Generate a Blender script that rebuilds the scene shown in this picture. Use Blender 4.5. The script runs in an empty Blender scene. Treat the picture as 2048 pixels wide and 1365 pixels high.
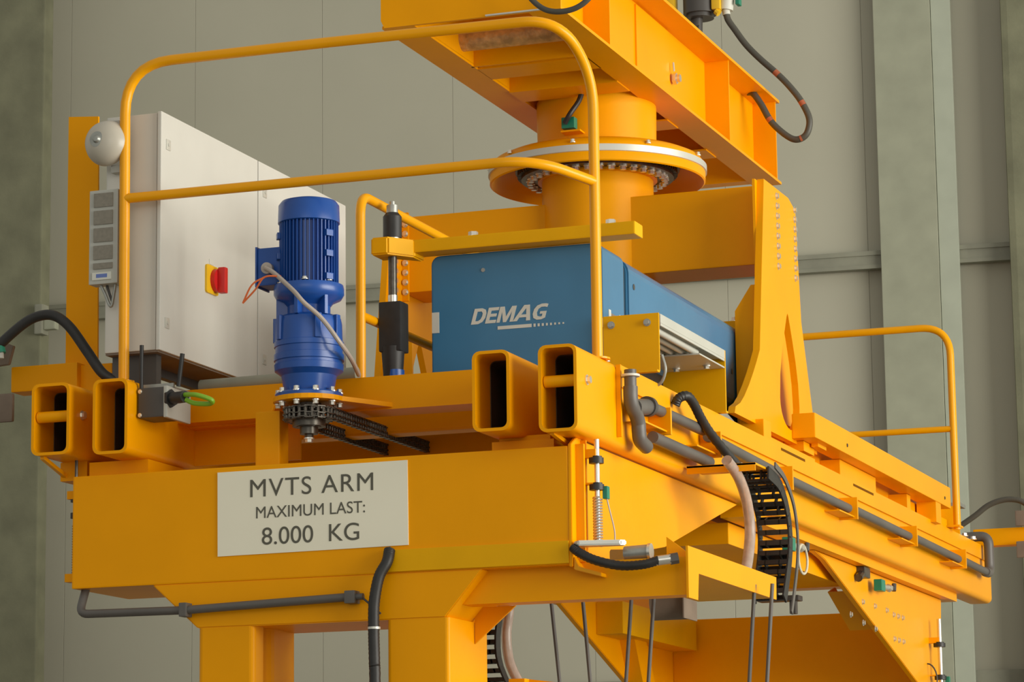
import bpy, bmesh, math, random
from mathutils import Vector, Matrix
random.seed(3)
sc = bpy.context.scene
COL = sc.collection
PI = math.pi
# ------------------------------------------------------------------ camera, world, light, exposure
cam_d = bpy.data.cameras.new('camera'); cam = bpy.data.objects.new('camera', cam_d); COL.objects.link(cam)
cam_d.sensor_width = 36.0; cam_d.lens = 36.0 * 6200 / 2048
cam_d.clip_end = 200
yaw, pitch, roll = -0.34517294, 0.17633984, -0.01236632
fw = Vector((math.sin(yaw)*math.cos(pitch), math.cos(yaw)*math.cos(pitch), math.sin(pitch)))
rt = Vector((math.cos(yaw), -math.sin(yaw), 0)); up = rt.cross(fw)
rt2 = math.cos(roll)*rt + math.sin(roll)*up; up2 = -math.sin(roll)*rt + math.cos(roll)*up
M = Matrix((rt2, up2, -fw)).transposed().to_4x4(); M.translation = Vector((3.39838, -10.03994, 1.6))
cam.matrix_world = M
sc.camera = cam
w = bpy.data.worlds.new('hall_light'); sc.world = w; w.use_nodes = True
bg = w.node_tree.nodes['Background']; bg.inputs[0].default_value = (1.0, 0.975, 0.88, 1); bg.inputs[1].default_value = 0.46
def area(name, loc, target, sx, sy, power, col):
    d = bpy.data.lights.new(name, 'AREA'); d.shape = 'RECTANGLE'; d.size = sx; d.size_y = sy; d.energy = power; d.color = col
    o = bpy.data.objects.new(name, d); COL.objects.link(o); o.location = loc
    o.rotation_euler = (Vector(target)-Vector(loc)).to_track_quat('-Z', 'Y').to_euler(); return o
area('side_daylight', (13, 0.0, 4.3), (-0.5, 2.0, 3.2), 12, 6.5, 2400, (1.0, 0.97, 0.88))
area('front_daylight', (3, -16, 7), (-0.5, 2, 3.5), 10, 5, 230, (1.0, 0.97, 0.9))
sc.view_settings.view_transform = 'Standard'; sc.view_settings.look = 'None'
sc.view_settings.gamma = 1; sc.view_settings.use_curve_mapping = False
sc.view_settings.exposure = 0.0

# ------------------------------------------------------------------ materials
MATS = {}
def mat(name, col, rough=0.45, metal=0.0, noise=0.05, scale=6.0, bump=0.0, spec=0.5, trans=0.0, bscale=60.0):
    m = bpy.data.materials.new(name); m.use_nodes = True; nt = m.node_tree; b = nt.nodes['Principled BSDF']
    b.inputs['Roughness'].default_value = rough; b.inputs['Metallic'].default_value = metal
    b.inputs['Specular IOR Level'].default_value = spec
    if trans: b.inputs['Transmission Weight'].default_value = trans; b.inputs['IOR'].default_value = 1.3
    tc = nt.nodes.new('ShaderNodeTexCoord')
    n = nt.nodes.new('ShaderNodeTexNoise'); n.inputs['Scale'].default_value = scale; n.inputs['Detail'].default_value = 5
    nt.links.new(tc.outputs['Object'], n.inputs['Vector'])
    r = nt.nodes.new('ShaderNodeValToRGB'); r.color_ramp.elements[0].position = 0.3; r.color_ramp.elements[1].position = 0.7
    r.color_ramp.elements[0].color = (*[c*(1-noise) for c in col], 1); r.color_ramp.elements[1].color = (*[min(1, c*(1+noise)) for c in col], 1)
    nt.links.new(n.outputs['Fac'], r.inputs['Fac']); nt.links.new(r.outputs['Color'], b.inputs['Base Color'])
    if bump:
        n2 = nt.nodes.new('ShaderNodeTexNoise'); n2.inputs['Scale'].default_value = bscale; nt.links.new(tc.outputs['Object'], n2.inputs['Vector'])
        bp = nt.nodes.new('ShaderNodeBump'); bp.inputs['Strength'].default_value = bump; bp.inputs['Distance'].default_value = 0.01
        nt.links.new(n2.outputs['Fac'], bp.inputs['Height']); nt.links.new(bp.outputs['Normal'], b.inputs['Normal'])
    MATS[name] = m; return m
paint = mat('yellow_orange_paint', (0.88, 0.355, 0.0), 0.36, noise=0.04, scale=3, bump=0.03, spec=0.12)
paint2 = mat('rail_paint', (0.88, 0.375, 0.0), 0.28, noise=0.03, spec=0.3)
paintm = mat('bracket_paint', (0.80, 0.40, 0.0), 0.45, noise=0.04, spec=0.15)
blue = mat('motor_blue', (0.012, 0.075, 0.33), 0.3, noise=0.06, scale=12)
hblue = mat('hoist_blue', (0.048, 0.18, 0.33), 0.25, noise=0.05, scale=5)
cabm = mat('cabinet_light_grey', (0.60, 0.59, 0.535), 0.5, noise=0.02)
bellm = mat('bell_grey', (0.50, 0.46, 0.38), 0.35, noise=0.03)
plast = mat('pale_plastic', (0.45, 0.45, 0.40), 0.5)
meshm = mat('grille_grey', (0.22, 0.20, 0.16), 0.6, noise=0.1, scale=80)
black = mat('black_rubber', (0.018, 0.017, 0.016), 0.5, noise=0.2, scale=30)
dgrey = mat('dark_grey_plastic', (0.06, 0.055, 0.05), 0.45, noise=0.1)
pipem = mat('grey_conduit', (0.105, 0.095, 0.085), 0.45, noise=0.1)
cablem = mat('cable_grey', (0.07, 0.065, 0.05), 0.5, noise=0.1)
steel = mat('galvanised_steel', (0.36, 0.37, 0.34), 0.42, 0.6, noise=0.12, scale=25)
zinc = mat('bright_zinc', (0.75, 0.73, 0.66), 0.3, 0.85, noise=0.05)
dark_steel = mat('oily_steel', (0.10, 0.09, 0.075), 0.35, 0.7, noise=0.3, scale=40)
alu = mat('aluminium', (0.62, 0.62, 0.56), 0.4, 0.35, noise=0.05)
slotm = mat('slot_shadow_gap', (0.16, 0.06, 0.005), 0.8, spec=0.05)
bore = mat('bore_shade', (0.05, 0.03, 0.012), 0.7, noise=0.3)  # dark brown standing in for the shade deep inside the tubes
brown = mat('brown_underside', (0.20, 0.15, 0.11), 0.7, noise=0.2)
rust = mat('waxed_tube', (0.62, 0.36, 0.13), 0.28, 0.1, noise=0.3, scale=30, bump=0.5, bscale=45)
sign = mat('sign_white', (0.86, 0.82, 0.66), 0.5, noise=0.01)
ink = mat('sign_ink', (0.10, 0.095, 0.07), 0.6)
white = mat('white_print', (0.62, 0.62, 0.55), 0.5)
red = mat('switch_red', (0.55, 0.012, 0.012), 0.4)
yel = mat('switch_yellow', (0.80, 0.48, 0.01), 0.4)
green = mat('sensor_green', (0.01, 0.20, 0.12), 0.4)
gyel = mat('earth_wire_green', (0.20, 0.42, 0.02), 0.45)
orangew = mat('orange_wire', (0.75, 0.16, 0.04), 0.5)
pinkw = mat('cable_sleeve', (0.42, 0.36, 0.31), 0.4)
clear = mat('clear_hose', (0.62, 0.50, 0.42), 0.12, noise=0.1, scale=40, trans=0.45)
wallm = mat('wall_panel_paint', (0.445, 0.43, 0.335), 0.7, noise=0.03, scale=1.2)
girtm = mat('girt_grey', (0.25, 0.25, 0.19), 0.6, noise=0.1, scale=8)
conc = mat('concrete', (0.185, 0.185, 0.115), 0.8, noise=0.16, scale=5, bump=0.1)
colm = mat('column_grey', (0.33, 0.34, 0.25), 0.7, noise=0.08, scale=5)
colm2 = mat('column_flange_grey', (0.40, 0.43, 0.34), 0.6, noise=0.05)
floorm = mat('floor_concrete', (0.22, 0.21, 0.18), 0.6, noise=0.15, scale=1.5)

# ------------------------------------------------------------------ mesh helpers
class B:
    def __init__(s): s.bm = bmesh.new(); s.smooth = False
    def box(s, x0, x1, y0, y1, z0, z1, bev=0.0):
        bm = bmesh.new(); bmesh.ops.create_cube(bm, size=1)
        for v in bm.verts: v.co = Vector(((x0+x1)/2+v.co.x*abs(x1-x0), (y0+y1)/2+v.co.y*abs(y1-y0), (z0+z1)/2+v.co.z*abs(z1-z0)))
        if bev: bmesh.ops.bevel(bm, geom=bm.edges[:], offset=bev, segments=2, affect='EDGES', profile=0.7)
        s.add(bm); return s
    def add(s, bm):
        me = bpy.data.meshes.new('t'); bm.to_mesh(me); bm.free(); s.bm.from_mesh(me); bpy.data.meshes.remove(me)
    def prism(s, poly, axis, a, b, bev=0.0, hole=None):
        """poly: 2D outline; axis 'x': (y,z), 'y': (x,z), 'z': (x,y); extruded a..b"""
        f = {'x': lambda p, t: (t, p[0], p[1]), 'y': lambda p, t: (p[0], t, p[1]), 'z': lambda p, t: (p[0], p[1], t)}[axis]
        bm = bmesh.new()
        if hole is None:
            va = [bm.verts.new(f(p, a)) for p in poly]; vb = [bm.verts.new(f(p, b)) for p in poly]; n = len(poly)
            bm.faces.new(va); bm.faces.new(vb)
            for i in range(n): bm.faces.new((va[i], va[(i+1) % n], vb[(i+1) % n], vb[i]))
        else:
            rings = []
            for P in (poly, hole):
                rings.append(([bm.verts.new(f(p, a)) for p in P], [bm.verts.new(f(p, b)) for p in P]))
            for va, vb in rings:
                n = len(va)
                for i in range(n): bm.faces.new((va[i], va[(i+1) % n], vb[(i+1) % n], vb[i]))
            for k in (0, 1):
                es = []
                for r in rings:
                    v = r[k]; n = len(v)
                    for i in range(n): es.append(bm.edges.get((v[i], v[(i+1) % n])))
                bmesh.ops.triangle_fill(bm, use_beauty=True, edges=es)
        bmesh.ops.recalc_face_normals(bm, faces=bm.faces[:])
        if bev: bmesh.ops.bevel(bm, geom=[e for e in bm.edges if e.is_manifold and e.calc_face_angle(0) > 0.6], offset=bev, segments=2, affect='EDGES')
        s.add(bm); return s
    def cyl(s, p0, p1, r, n=20, r2=None, cap=True):
        p0 = Vector(p0); p1 = Vector(p1); d = p1-p0
        bm = bmesh.new(); bmesh.ops.create_cone(bm, cap_ends=cap, cap_tris=False, segments=n, radius1=r, radius2=r if r2 is None else r2, depth=d.length)
        q = d.to_track_quat('Z', 'Y').to_matrix().to_4x4(); q.translation = (p0+p1)/2
        bmesh.ops.transform(bm, matrix=q, verts=bm.verts[:]); s.add(bm); s.smooth = True; return s
    def lathe(s, prof, c, n=48, axis='z', closed=False):
        """prof: list of (radius, height); c: centre"""
        bm = bmesh.new(); rings = []
        for r, h in prof:
            ring = []
            for i in range(n):
                a = 2*PI*i/n
                if axis == 'z': co = (c[0]+r*math.cos(a), c[1]+r*math.sin(a), c[2]+h)
                elif axis == 'y': co = (c[0]+r*math.cos(a), c[1]+h, c[2]+r*math.sin(a))
                else: co = (c[0]+h, c[1]+r*math.cos(a), c[2]+r*math.sin(a))
                ring.append(bm.verts.new(co))
            rings.append(ring)
        for a, b in zip(rings, rings[1:]):
            for i in range(n): bm.faces.new((a[i], a[(i+1) % n], b[(i+1) % n], b[i]))
        if closed:
            a, b = rings[-1], rings[0]
            for i in range(n): bm.faces.new((a[i], a[(i+1) % n], b[(i+1) % n], b[i]))
        else:
            if prof[0][0] > 1e-5: bm.faces.new(rings[0][::-1])
            if prof[-1][0] > 1e-5: bm.faces.new(rings[-1])
        bmesh.ops.remove_doubles(bm, verts=bm.verts[:], dist=1e-5)
        bmesh.ops.recalc_face_normals(bm, faces=bm.faces[:]); s.add(bm); s.smooth = True; return s
    def tube(s, pts, r, n=12, smooth_it=0, wob=None):
        P = [Vector(p) for p in pts]
        if smooth_it: P = spline(P, smooth_it)
        bm = bmesh.new(); rings = []
        t0 = (P[1]-P[0]).normalized(); nrm = t0.orthogonal().normalized()
        for i, p in enumerate(P):
            t = ((P[min(i+1, len(P)-1)]-P[max(i-1, 0)])).normalized()
            nrm = (nrm-t*nrm.dot(t)).normalized(); bn = t.cross(nrm)
            rr = r if wob is None else r*(1+wob*(i % 2))
            rings.append([bm.verts.new(p+rr*(nrm*math.cos(2*PI*k/n)+bn*math.sin(2*PI*k/n))) for k in range(n)])
        for a, b in zip(rings, rings[1:]):
            for k in range(n): bm.faces.new((a[k], a[(k+1) % n], b[(k+1) % n], b[k]))
        bm.faces.new(rings[0][::-1]); bm.faces.new(rings[-1])
        bmesh.ops.recalc_face_normals(bm, faces=bm.faces[:]); s.add(bm); s.smooth = True; return s
def spline(P, k=8):
    out = []
    Q = [P[0]*2-P[1]]+P+[P[-1]*2-P[-2]]
    for i in range(1, len(Q)-2):
        a, b, c, d = Q[i-1:i+3]
        for j in range(k):
            t = j/k; out.append(0.5*((2*b)+(-a+c)*t+(2*a-5*b+4*c-d)*t*t+(-a+3*b-3*c+d)*t**3))
    out.append(P[-1]); return out
def fillet(P, R, k=8):
    """round the corners of a polyline with radius R"""
    P = [Vector(p) for p in P]; out = [P[0]]
    for a, b, c in zip(P, P[1:], P[2:]):
        u = (a-b); v = (c-b); d = min(R, u.length*0.49, v.length*0.49); p = b+u.normalized()*d; q = b+v.normalized()*d
        for j in range(k+1):
            t = j/k; out.append((1-t)**2*p+2*t*(1-t)*b+t*t*q)
    out.append(P[-1]); return out
def rrect(x0, x1, z0, z1, r, k=4):
    out = []
    for cx, cz, a0 in ((x1-r, z1-r, 0), (x0+r, z1-r, PI/2), (x0+r, z0+r, PI), (x1-r, z0+r, 1.5*PI)):
        for j in range(k+1):
            a = a0+j*PI/2/k; out.append((cx+r*math.cos(a), cz+r*math.sin(a)))
    return out
def wloc(p):
    return p.location.copy() if p.parent is None else Vector((0, 0, 0))
def obj(name, b, m, parent=None, label=None, cat=None, group=None, kind=None):
    bm = b.bm
    me = bpy.data.meshes.new(name); bmesh.ops.remove_doubles(bm, verts=bm.verts[:], dist=1e-6) if False else None
    bm.to_mesh(me); bm.free(); me.materials.append(m)
    if b.smooth:
        for p in me.polygons: p.use_smooth = True
        me.set_sharp_from_angle(angle=math.radians(35))
    o = bpy.data.objects.new(name, me); COL.objects.link(o)
    if parent is not None:
        o.parent = parent
        o.matrix_parent_inverse = Matrix.Translation(-wloc(parent))
    for k, v in (('label', label), ('category', cat), ('group', group), ('kind', kind)):
        if v: o[k] = v
    return o
def thing(name, label, cat, loc, group=None):
    o = bpy.data.objects.new(name, None); COL.objects.link(o); o.location = loc; o.empty_display_size = 0.1
    o['label'] = label; o['category'] = cat
    if group: o['group'] = group
    return o
_hex = {}
def bolt(parent, p, d, r=0.011, h=0.009, m=None, name='bolt'):
    """hex bolt head on a washer, pointing along d; copies share one mesh"""
    key = (d, r, h, name)
    if key not in _hex:
        b = B(); D = Vector(d); b.cyl((0, 0, 0), D*h*0.35, r*1.35, 16); b.cyl(D*h*0.35, D*h*1.35, r, 6); b.smooth = False
        me = bpy.data.meshes.new(name); b.bm.to_mesh(me); b.bm.free(); me.materials.append(m or zinc); _hex[key] = me
    o = bpy.data.objects.new(name, _hex[key]); COL.objects.link(o); o.parent = parent
    o.location = Vector(p)-wloc(parent); return o
def text(name, s, size, cx, cz, y, m, parent, shear=0.0, off=0.0, slope=0.0, width=None, spacing=1.0, fx=1.0):
    c = bpy.data.curves.new(name, 'FONT'); c.body = s; c.size = size; c.align_x = 'CENTER'; c.align_y = 'CENTER'; c.shear = shear; c.offset = off; c.extrude = 0.0006
    c.space_character = spacing
    o = bpy.data.objects.new(name, c); COL.objects.link(o)
    dg = bpy.context.evaluated_depsgraph_get(); me = bpy.data.meshes.new_from_object(o.evaluated_get(dg)); bpy.data.objects.remove(o)
    xs = [v.co.x for v in me.vertices]; ys = [v.co.y for v in me.vertices]
    mx = (min(xs)+max(xs))/2; my = (min(ys)+max(ys))/2; k = (width/(max(xs)-min(xs))) if width else 1.0; kz = size/(max(ys)-min(ys))
    for v in me.vertices: v.co = Vector((cx+(v.co.x-mx)*k, y-v.co.z, cz+(v.co.y-my)*kz))
    # one mesh per letter
    bm = bmesh.new(); bm.from_mesh(me); bm.verts.ensure_lookup_table(); seen = set(); isl = []
    for v in bm.verts:
        if v.index in seen: continue
        st = [v]; seen.add(v.index); g = []
        while st:
            q = st.pop(); g.append(q)
            for e in q.link_edges:
                r = e.other_vert(q)
                if r.index not in seen: seen.add(r.index); st.append(r)
        isl.append([min(q.co.x for q in g), max(q.co.x for q in g), g])
    isl.sort(key=lambda t: t[0]); grp = []
    for a, b_, g in isl:
        if grp and b_ <= grp[-1][1]+1e-4: grp[-1][2].extend(g)
        else: grp.append([a, b_, g])
    for a, b_, g in grp:
        ids = {q.index: n_ for n_, q in enumerate(g)}
        fs = [[ids[q.index] for q in f.verts] for f in bm.faces if f.verts[0].index in ids]
        m2 = bpy.data.meshes.new(name); m2.from_pydata([q.co[:] for q in g], [], fs); m2.materials.append(m)
        o = bpy.data.objects.new(name, m2); COL.objects.link(o); o.parent = parent; o.matrix_parent_inverse = Matrix.Translation(-parent.location)
    bm.free(); return o

# ================================================================== SETTING
TH = math.radians(4.5)
def wallpt(s, off, z): # s along wall, off towards the hall
    return Vector((s*math.cos(TH)+off*math.sin(TH), 10+s*math.sin(TH)-off*math.cos(TH), z))
def wbox(s0, s1, o0, o1, z0, z1, bev=0.0):
    b = B(); b.box(s0, s1, -o1, -o0, z0, z1, bev)
    R = Matrix.Translation((0, 10, 0)) @ Matrix.Rotation(TH, 4, 'Z'); bmesh.ops.transform(b.bm, matrix=R, verts=b.bm.verts[:]); return b
fl = obj('floor', B().box(-25, 18, -14, 12, -0.2, 0), floorm, kind='structure', label='grey concrete hall floor')
wall = obj('wall_back', wbox(-20, 14, -0.2, -0.004, 0, 14), wallm, kind='structure', label='beige-grey wall of tall insulated panels')
JOINTS = [-20.0]
s = -20.0
PITCH = 0.963; S0 = -1.234
s = S0-PITCH*10
edges = [s+PITCH*i for i in range(0, 16)]
for a, b_ in zip(edges, edges[1:]):
    obj('wall_panel', wbox(a+0.0008, b_-0.0008, -0.004, 0.003, 0, 11, 0.0025), wallm, wall)
g = obj('trim_1', wbox(-12, 6, 0.03, 0.09, 5.665, 5.785), girtm, kind='structure', label='horizontal grey steel girt running along the wall')
obj('lip', wbox(-12, 6, 0.09, 0.10, 5.755, 5.785), girtm, g)
obj('lip', wbox(-12, 6, 0.09, 0.10, 5.665, 5.69), girtm, g)
c = obj('trim_2', wbox(-7.85, -6.87, 0.65, 0.8, 0, 12, 0.01), conc, kind='structure', label='dark grey concrete column at the far left')
obj('cleat', B().box(-6.80, -6.74, 8.60, 8.70, 5.43, 5.64, 0.01), girtm, c)
obj('cleat_arm', B().box(-6.74, -6.65, 8.62, 8.68, 5.46, 5.54, 0.01), colm, c)
c = obj('trim_3', wbox(-1.128, -0.745, 0.10, 0.15, 0, 12, 0.004), colm, kind='structure', label='wide grey column on the wall right of the machine')
obj('flange', wbox(-0.742, -0.612, 0.10, 0.135, 0, 12, 0.003), colm2, c)
c = obj('trim_4', wbox(-0.27, 0.1, 0.12, 0.28, 0, 12, 0.05), conc, kind='structure', label='dark grey column at the right edge of the view')
obj('trim_5', wbox(-12, 6, 0.03, 0.08, 2.85, 2.98), girtm, kind='structure', label='lower grey girt along the wall')

markm = mat('faded_orange_mark', (0.38, 0.10, 0.04), 0.6)
# ================================================================== PORTAL FRAME (front box beam, legs, rear beam)
pf = thing('gantry_frame', 'yellow-orange steel gantry frame with deep front box beam carrying the load sign, on square legs', 'machine frame', (-0.95, 0.2, 0))
obj('box_beam', B().box(-1.925, -0.012, 0, 0.45, 2.708, 3.12, 0.006), paint, pf)
obj('lower_strip', B().box(-0.70, -0.012, -0.008, 0.0, 2.712, 2.79, 0.002), paintm, pf, label='slightly lighter strip along the bottom of the box beam')
obj('end_plate', B().prism([(-0.004, 2.70), (0.40, 2.70), (0.40, 3.15), (0.12, 3.15), (0.085, 3.17), (0.0, 3.125)], 'x', -0.012, 0.0, 0.002), paint, pf)
obj('end_stiffener', B().box(0, 0.03, 0.045, 0.06, 2.72, 3.13), paint, pf)
obj('end_stiffener', B().box(0, 0.02, 0.10, 0.112, 2.72, 3.15), paint, pf)
obj('gusset_plate', B().prism([(0.14, 3.15), (2.10, 3.15), (1.08, 2.875), (0.95, 2.855), (0.42, 2.80), (0.30, 2.72), (0.14, 2.72)], 'x', -0.012, 0.002, 0.002), paint, pf)
obj('haunch', B().prism([(-1.60, 2.708), (-0.33, 2.708), (-0.471, 2.545), (-1.0, 2.545), (-1.419, 2.545)], 'y', 0.0, 0.37, 0.004), paint, pf)
obj('portal_leg', B().prism(rrect(-1.418, -1.20, 0.003, 0.10, 0.018), 'z', 0.0, 2.546), paint, pf)
obj('portal_leg', B().prism(rrect(-1.40, -1.20, 0.13, 0.395, 0.05), 'z', 0.0, 2.546), paint, pf)
obj('portal_leg', B().prism(rrect(-0.69, -0.457, 0.003, 0.39, 0.015), 'z', 0.0, 2.546), paint, pf)
for x0, x1 in ((-1.45, -1.17), (-0.72, -0.42)):
    obj('foot_plate', B().box(x0, x1, -0.06, 0.46, 0, 0.03, 0.004), paint, pf)
# rear portal
obj('rear_beam', B().box(-1.44, -0.085, 5.9, 6.2, 2.05, 3.03, 0.006), paint, pf)
obj('rear_gusset', B().prism([(3.55, 3.11), (6.25, 3.11), (6.12, 2.3), (6.12, 0), (5.90, 0), (5.90, 2.55), (5.60, 2.636), (3.75, 3.085)], 'x', -0.08, -0.05, 0.003), paint, pf)
obj('rear_gusset', B().prism([(3.75, 3.11), (6.25, 3.11), (6.12, 2.3), (6.12, 0), (5.90, 0), (5.90, 2.4), (5.094, 2.652), (4.084, 2.965)], 'x', -1.47, -1.44, 0.003), paint, pf)
obj('rear_diagonal', B().prism([(4.95, 2.90), (5.15, 2.90), (5.75, 2.0), (5.5, 2.0)], 'x', -1.44, -1.36), paint, pf)
obj('rear_box', B().box(-1.44, -1.30, 4.6, 5.88, 2.86, 3.02, 0.004), paintm, pf)
for yy, zz in ((4.45, 2.95), (4.7, 2.95), (4.95, 2.95), (4.2, 2.87), (4.45, 2.85), (4.7, 2.84), (5.1, 2.94), (5.2, 2.94), (5.3, 2.94), (5.1, 2.82), (5.2, 2.82), (5.3, 2.82)):
    bolt(pf, (-0.05, yy, zz), (1, 0, 0), 0.011, 0.008)
obj('bracket_channel', B().prism([(4.374, 2.997), (4.50, 3.03), (4.95, 2.875), (4.80, 2.845)], 'x', -0.20, -0.192).prism([(4.374, 2.997), (4.39, 3.0), (4.815, 2.85), (4.80, 2.845)], 'x', -0.192, -0.083), paint, pf)
# tray arm to the right
obj('arm_channel', B().box(-0.455, 0.398, 0.06, 0.068, 2.60, 2.715).box(-0.455, 0.398, 0.06, 0.16, 2.592, 2.60).box(-0.455, 0.398, 0.06, 0.16, 2.715, 2.722), paint, pf)
obj('tray_plate', B().prism([(0.04, 2.58), (0.04, 2.757), (1.19, 2.752), (1.185, 2.668), (0.165, 2.672), (0.15, 2.58)], 'x', 0.392, 0.40), paint, pf)
obj('tray_floor', B().box(0.10, 0.392, 0.16, 1.17, 2.672, 2.68), paintm, pf)
obj('arm_gusset', B().prism([(-0.455, 2.60), (-0.30, 2.60), (-0.455, 2.47)], 'y', 0.25, 0.26), paint, pf)
obj('left_bracket', B().box(-1.98, -1.93, 0.05, 0.09, 2.74, 2.77), paint, pf); obj('left_bracket', B().box(-1.975, -1.93, 0.05, 0.09, 3.045, 3.075), paint, pf)

# ================================================================== PLATFORM FRAME (rectangular tubes and cross members)
plf = thing('platform_frame', 'yellow-orange platform frame of four long open-ended rectangular tubes on the gantry', 'platform frame', (-0.95, 3, 3.12))
def rtube(x0, x1, y0, y1, z0=3.178, z1=3.455, t=0.011, r=0.028):
    P = rrect(x0, x1, z0, z1, r); H = rrect(x0+t, x1-t, z0+t, z1-t, r-t*0.6)
    b = B().prism(P, 'y', y0, y1, hole=H); b.smooth = True
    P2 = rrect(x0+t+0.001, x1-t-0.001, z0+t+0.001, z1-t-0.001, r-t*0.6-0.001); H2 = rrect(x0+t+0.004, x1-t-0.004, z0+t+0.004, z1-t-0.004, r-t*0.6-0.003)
    obj('bore_shade_liner', B().prism(P2, 'y', y0+0.15, y1-0.2, hole=H2), bore, plf, label='dark liner coloured as the shade deep inside the tube')  # added liner, its dark colour paints the shade of the tube interior
    return b
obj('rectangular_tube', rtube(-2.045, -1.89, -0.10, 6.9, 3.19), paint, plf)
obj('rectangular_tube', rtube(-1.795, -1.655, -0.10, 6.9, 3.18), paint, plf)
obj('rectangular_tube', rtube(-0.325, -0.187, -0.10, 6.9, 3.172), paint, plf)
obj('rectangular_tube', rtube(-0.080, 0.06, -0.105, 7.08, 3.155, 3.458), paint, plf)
for x0, x1 in ((-2.03, -1.905), (-0.066, 0.048)):
    obj('tie_rod', B().cyl((x0, -0.07, 3.335), (x1, -0.07, 3.335), 0.021, 16), paint, plf)
    bolt(plf, (x1+0.012, 0.0, 3.345), (1, 0, 0), 0.014, 0.012); bolt(plf, (x0-0.014, -0.02, 3.345), (-1, 0, 0), 0.014, 0.012)
obj('lower_flange', B().box(-0.10, 0.0, 2.2, 6.42, 3.112, 3.155), paint, plf)
obj('lower_flange', B().box(-2.02, -1.92, 0.4, 6.42, 3.12, 3.19), paint, plf)
for x0, x1 in ((-2.02, -1.93), (-0.05, 0.03)):
    obj('weld_lip', B().prism([(-0.075, 3.165 if x0 > -1 else 3.195), (0.13, 3.14), (0.13, 3.125), (-0.075, 3.15 if x0 > -1 else 3.18)], 'x', x0, x0+0.015), paint2, plf)
def chan(x0, x1, y0, z0, z1, w_=0.09, t=0.008, nm='cross_beam', m=paint):
    b = B().box(x0, x1, y0, y0+t, z0, z1).box(x0, x1, y0+t, y0+w_, z0, z0+t).box(x0, x1, y0+t, y0+w_, z1-t, z1); return obj(nm, b, m, plf)
chan(-1.655, -0.325, 0.31, 3.342, 3.466, 0.16)
obj('cross_beam', B().box(-1.655, -0.325, 0.62, 0.72, 3.30, 3.40, 0.01), paint, plf)
obj('cross_beam', B().box(-1.655, -0.325, 1.05, 1.20, 3.26, 3.36, 0.01), paint, plf)
obj('cross_beam', B().box(-1.655, -0.325, 2.3, 2.45, 3.22, 3.40, 0.01), paint, plf)
obj('cross_beam', B().box(-1.655, -0.325, 4.2, 4.35, 3.22, 3.40, 0.01), paint, plf)
obj('cross_beam', B().box(-1.655, -0.325, 6.4, 6.55, 3.22, 3.40, 0.01), paint, plf)
obj('rear_web', B().box(-1.655, -1.22, 0.46, 0.47, 3.20, 3.34).box(-1.655, -1.22, 0.40, 0.47, 3.335, 3.343), paint, plf)
obj('stub_post', B().box(-1.254, -1.157, 0.13, 0.21, 3.12, 3.335, 0.006), paint, plf)
obj('deck_plate', B().box(-1.655, -0.325, 0.73, 1.04, 3.37, 3.376), steel, plf, label='galvanised deck plate seen from below')
obj('deck_plate', B().box(-1.655, -0.325, 1.21, 2.29, 3.372, 3.378), steel, plf)
obj('deck_plate', B().box(-0.187, -0.08, 0.35, 3.2, 3.20, 3.206), steel, plf)
obj('spacer_block', B().box(-0.32, -0.09, 0.08, 0.30, 3.12, 3.16).box(-0.30, -0.11, 0.1, 0.28, 3.16, 3.18), paint, plf)
obj('spacer_block', B().box(-1.90, -1.66, 0.08, 0.40, 3.12, 3.18), paint, plf)
obj('spacer_block', B().box(-2.03, -1.92, 0.1, 0.40, 3.12, 3.19), paint, plf)
# sill with slots carrying the leg and the conduit ledge
sill = B()
xs = 0.035
sill.box(-0.07, -0.06, 2.42, 6.3, 3.456, 3.63)
sill.box(-0.06, xs, 2.42, 2.54, 3.456, 3.548, 0.003).box(-0.059, xs-0.001, 2.54, 3.28, 3.456, 3.485)
sill.box(-0.06, xs, 3.74, 4.45, 3.456, 3.543, 0.003).box(-0.06, xs, 5.12, 5.20, 3.456, 3.543)
sill.box(-0.059, xs-0.001, 4.45, 5.12, 3.456, 3.470).box(-0.06, -0.01, 5.2, 6.28, 3.456, 3.54)
obj('slotted_sill', sill, paint, plf)
obj('sill_web', B().box(-0.059, xs-0.004, 3.10, 3.28, 3.500, 3.543), paint, plf)
for yy in (2.56, 3.84):
    obj('slot', B().box(0.0695, 0.0712, yy, yy+0.40, 3.430, 3.441), slotm, plf, label='narrow dark slot')
led = B().box(0.061, 0.070, 0.35, 6.95, 3.375, 3.453)
obj('side_angle', led, paint, plf)
for yy in (0.72, 1.38, 2.46, 3.60, 4.83, 6.0):
    obj('pipe_clip', B().box(0.061, 0.145, yy-0.008, yy+0.008, 3.245, 3.345).box(0.061, 0.13, yy-0.28, yy-0.008, 3.254, 3.260), paint, plf)
obj('drain_lip', B().box(0.061, 0.078, 0.33, 0.342, 3.19, 3.45), paint, plf)
obj('end_bracket', B().box(-0.14, 0.055, 6.30, 6.31, 3.46, 3.615), paintm, plf)
obj('end_cap', B().box(-0.16, 0.06, 6.31, 6.45, 3.615, 3.635), steel, plf)

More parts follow.
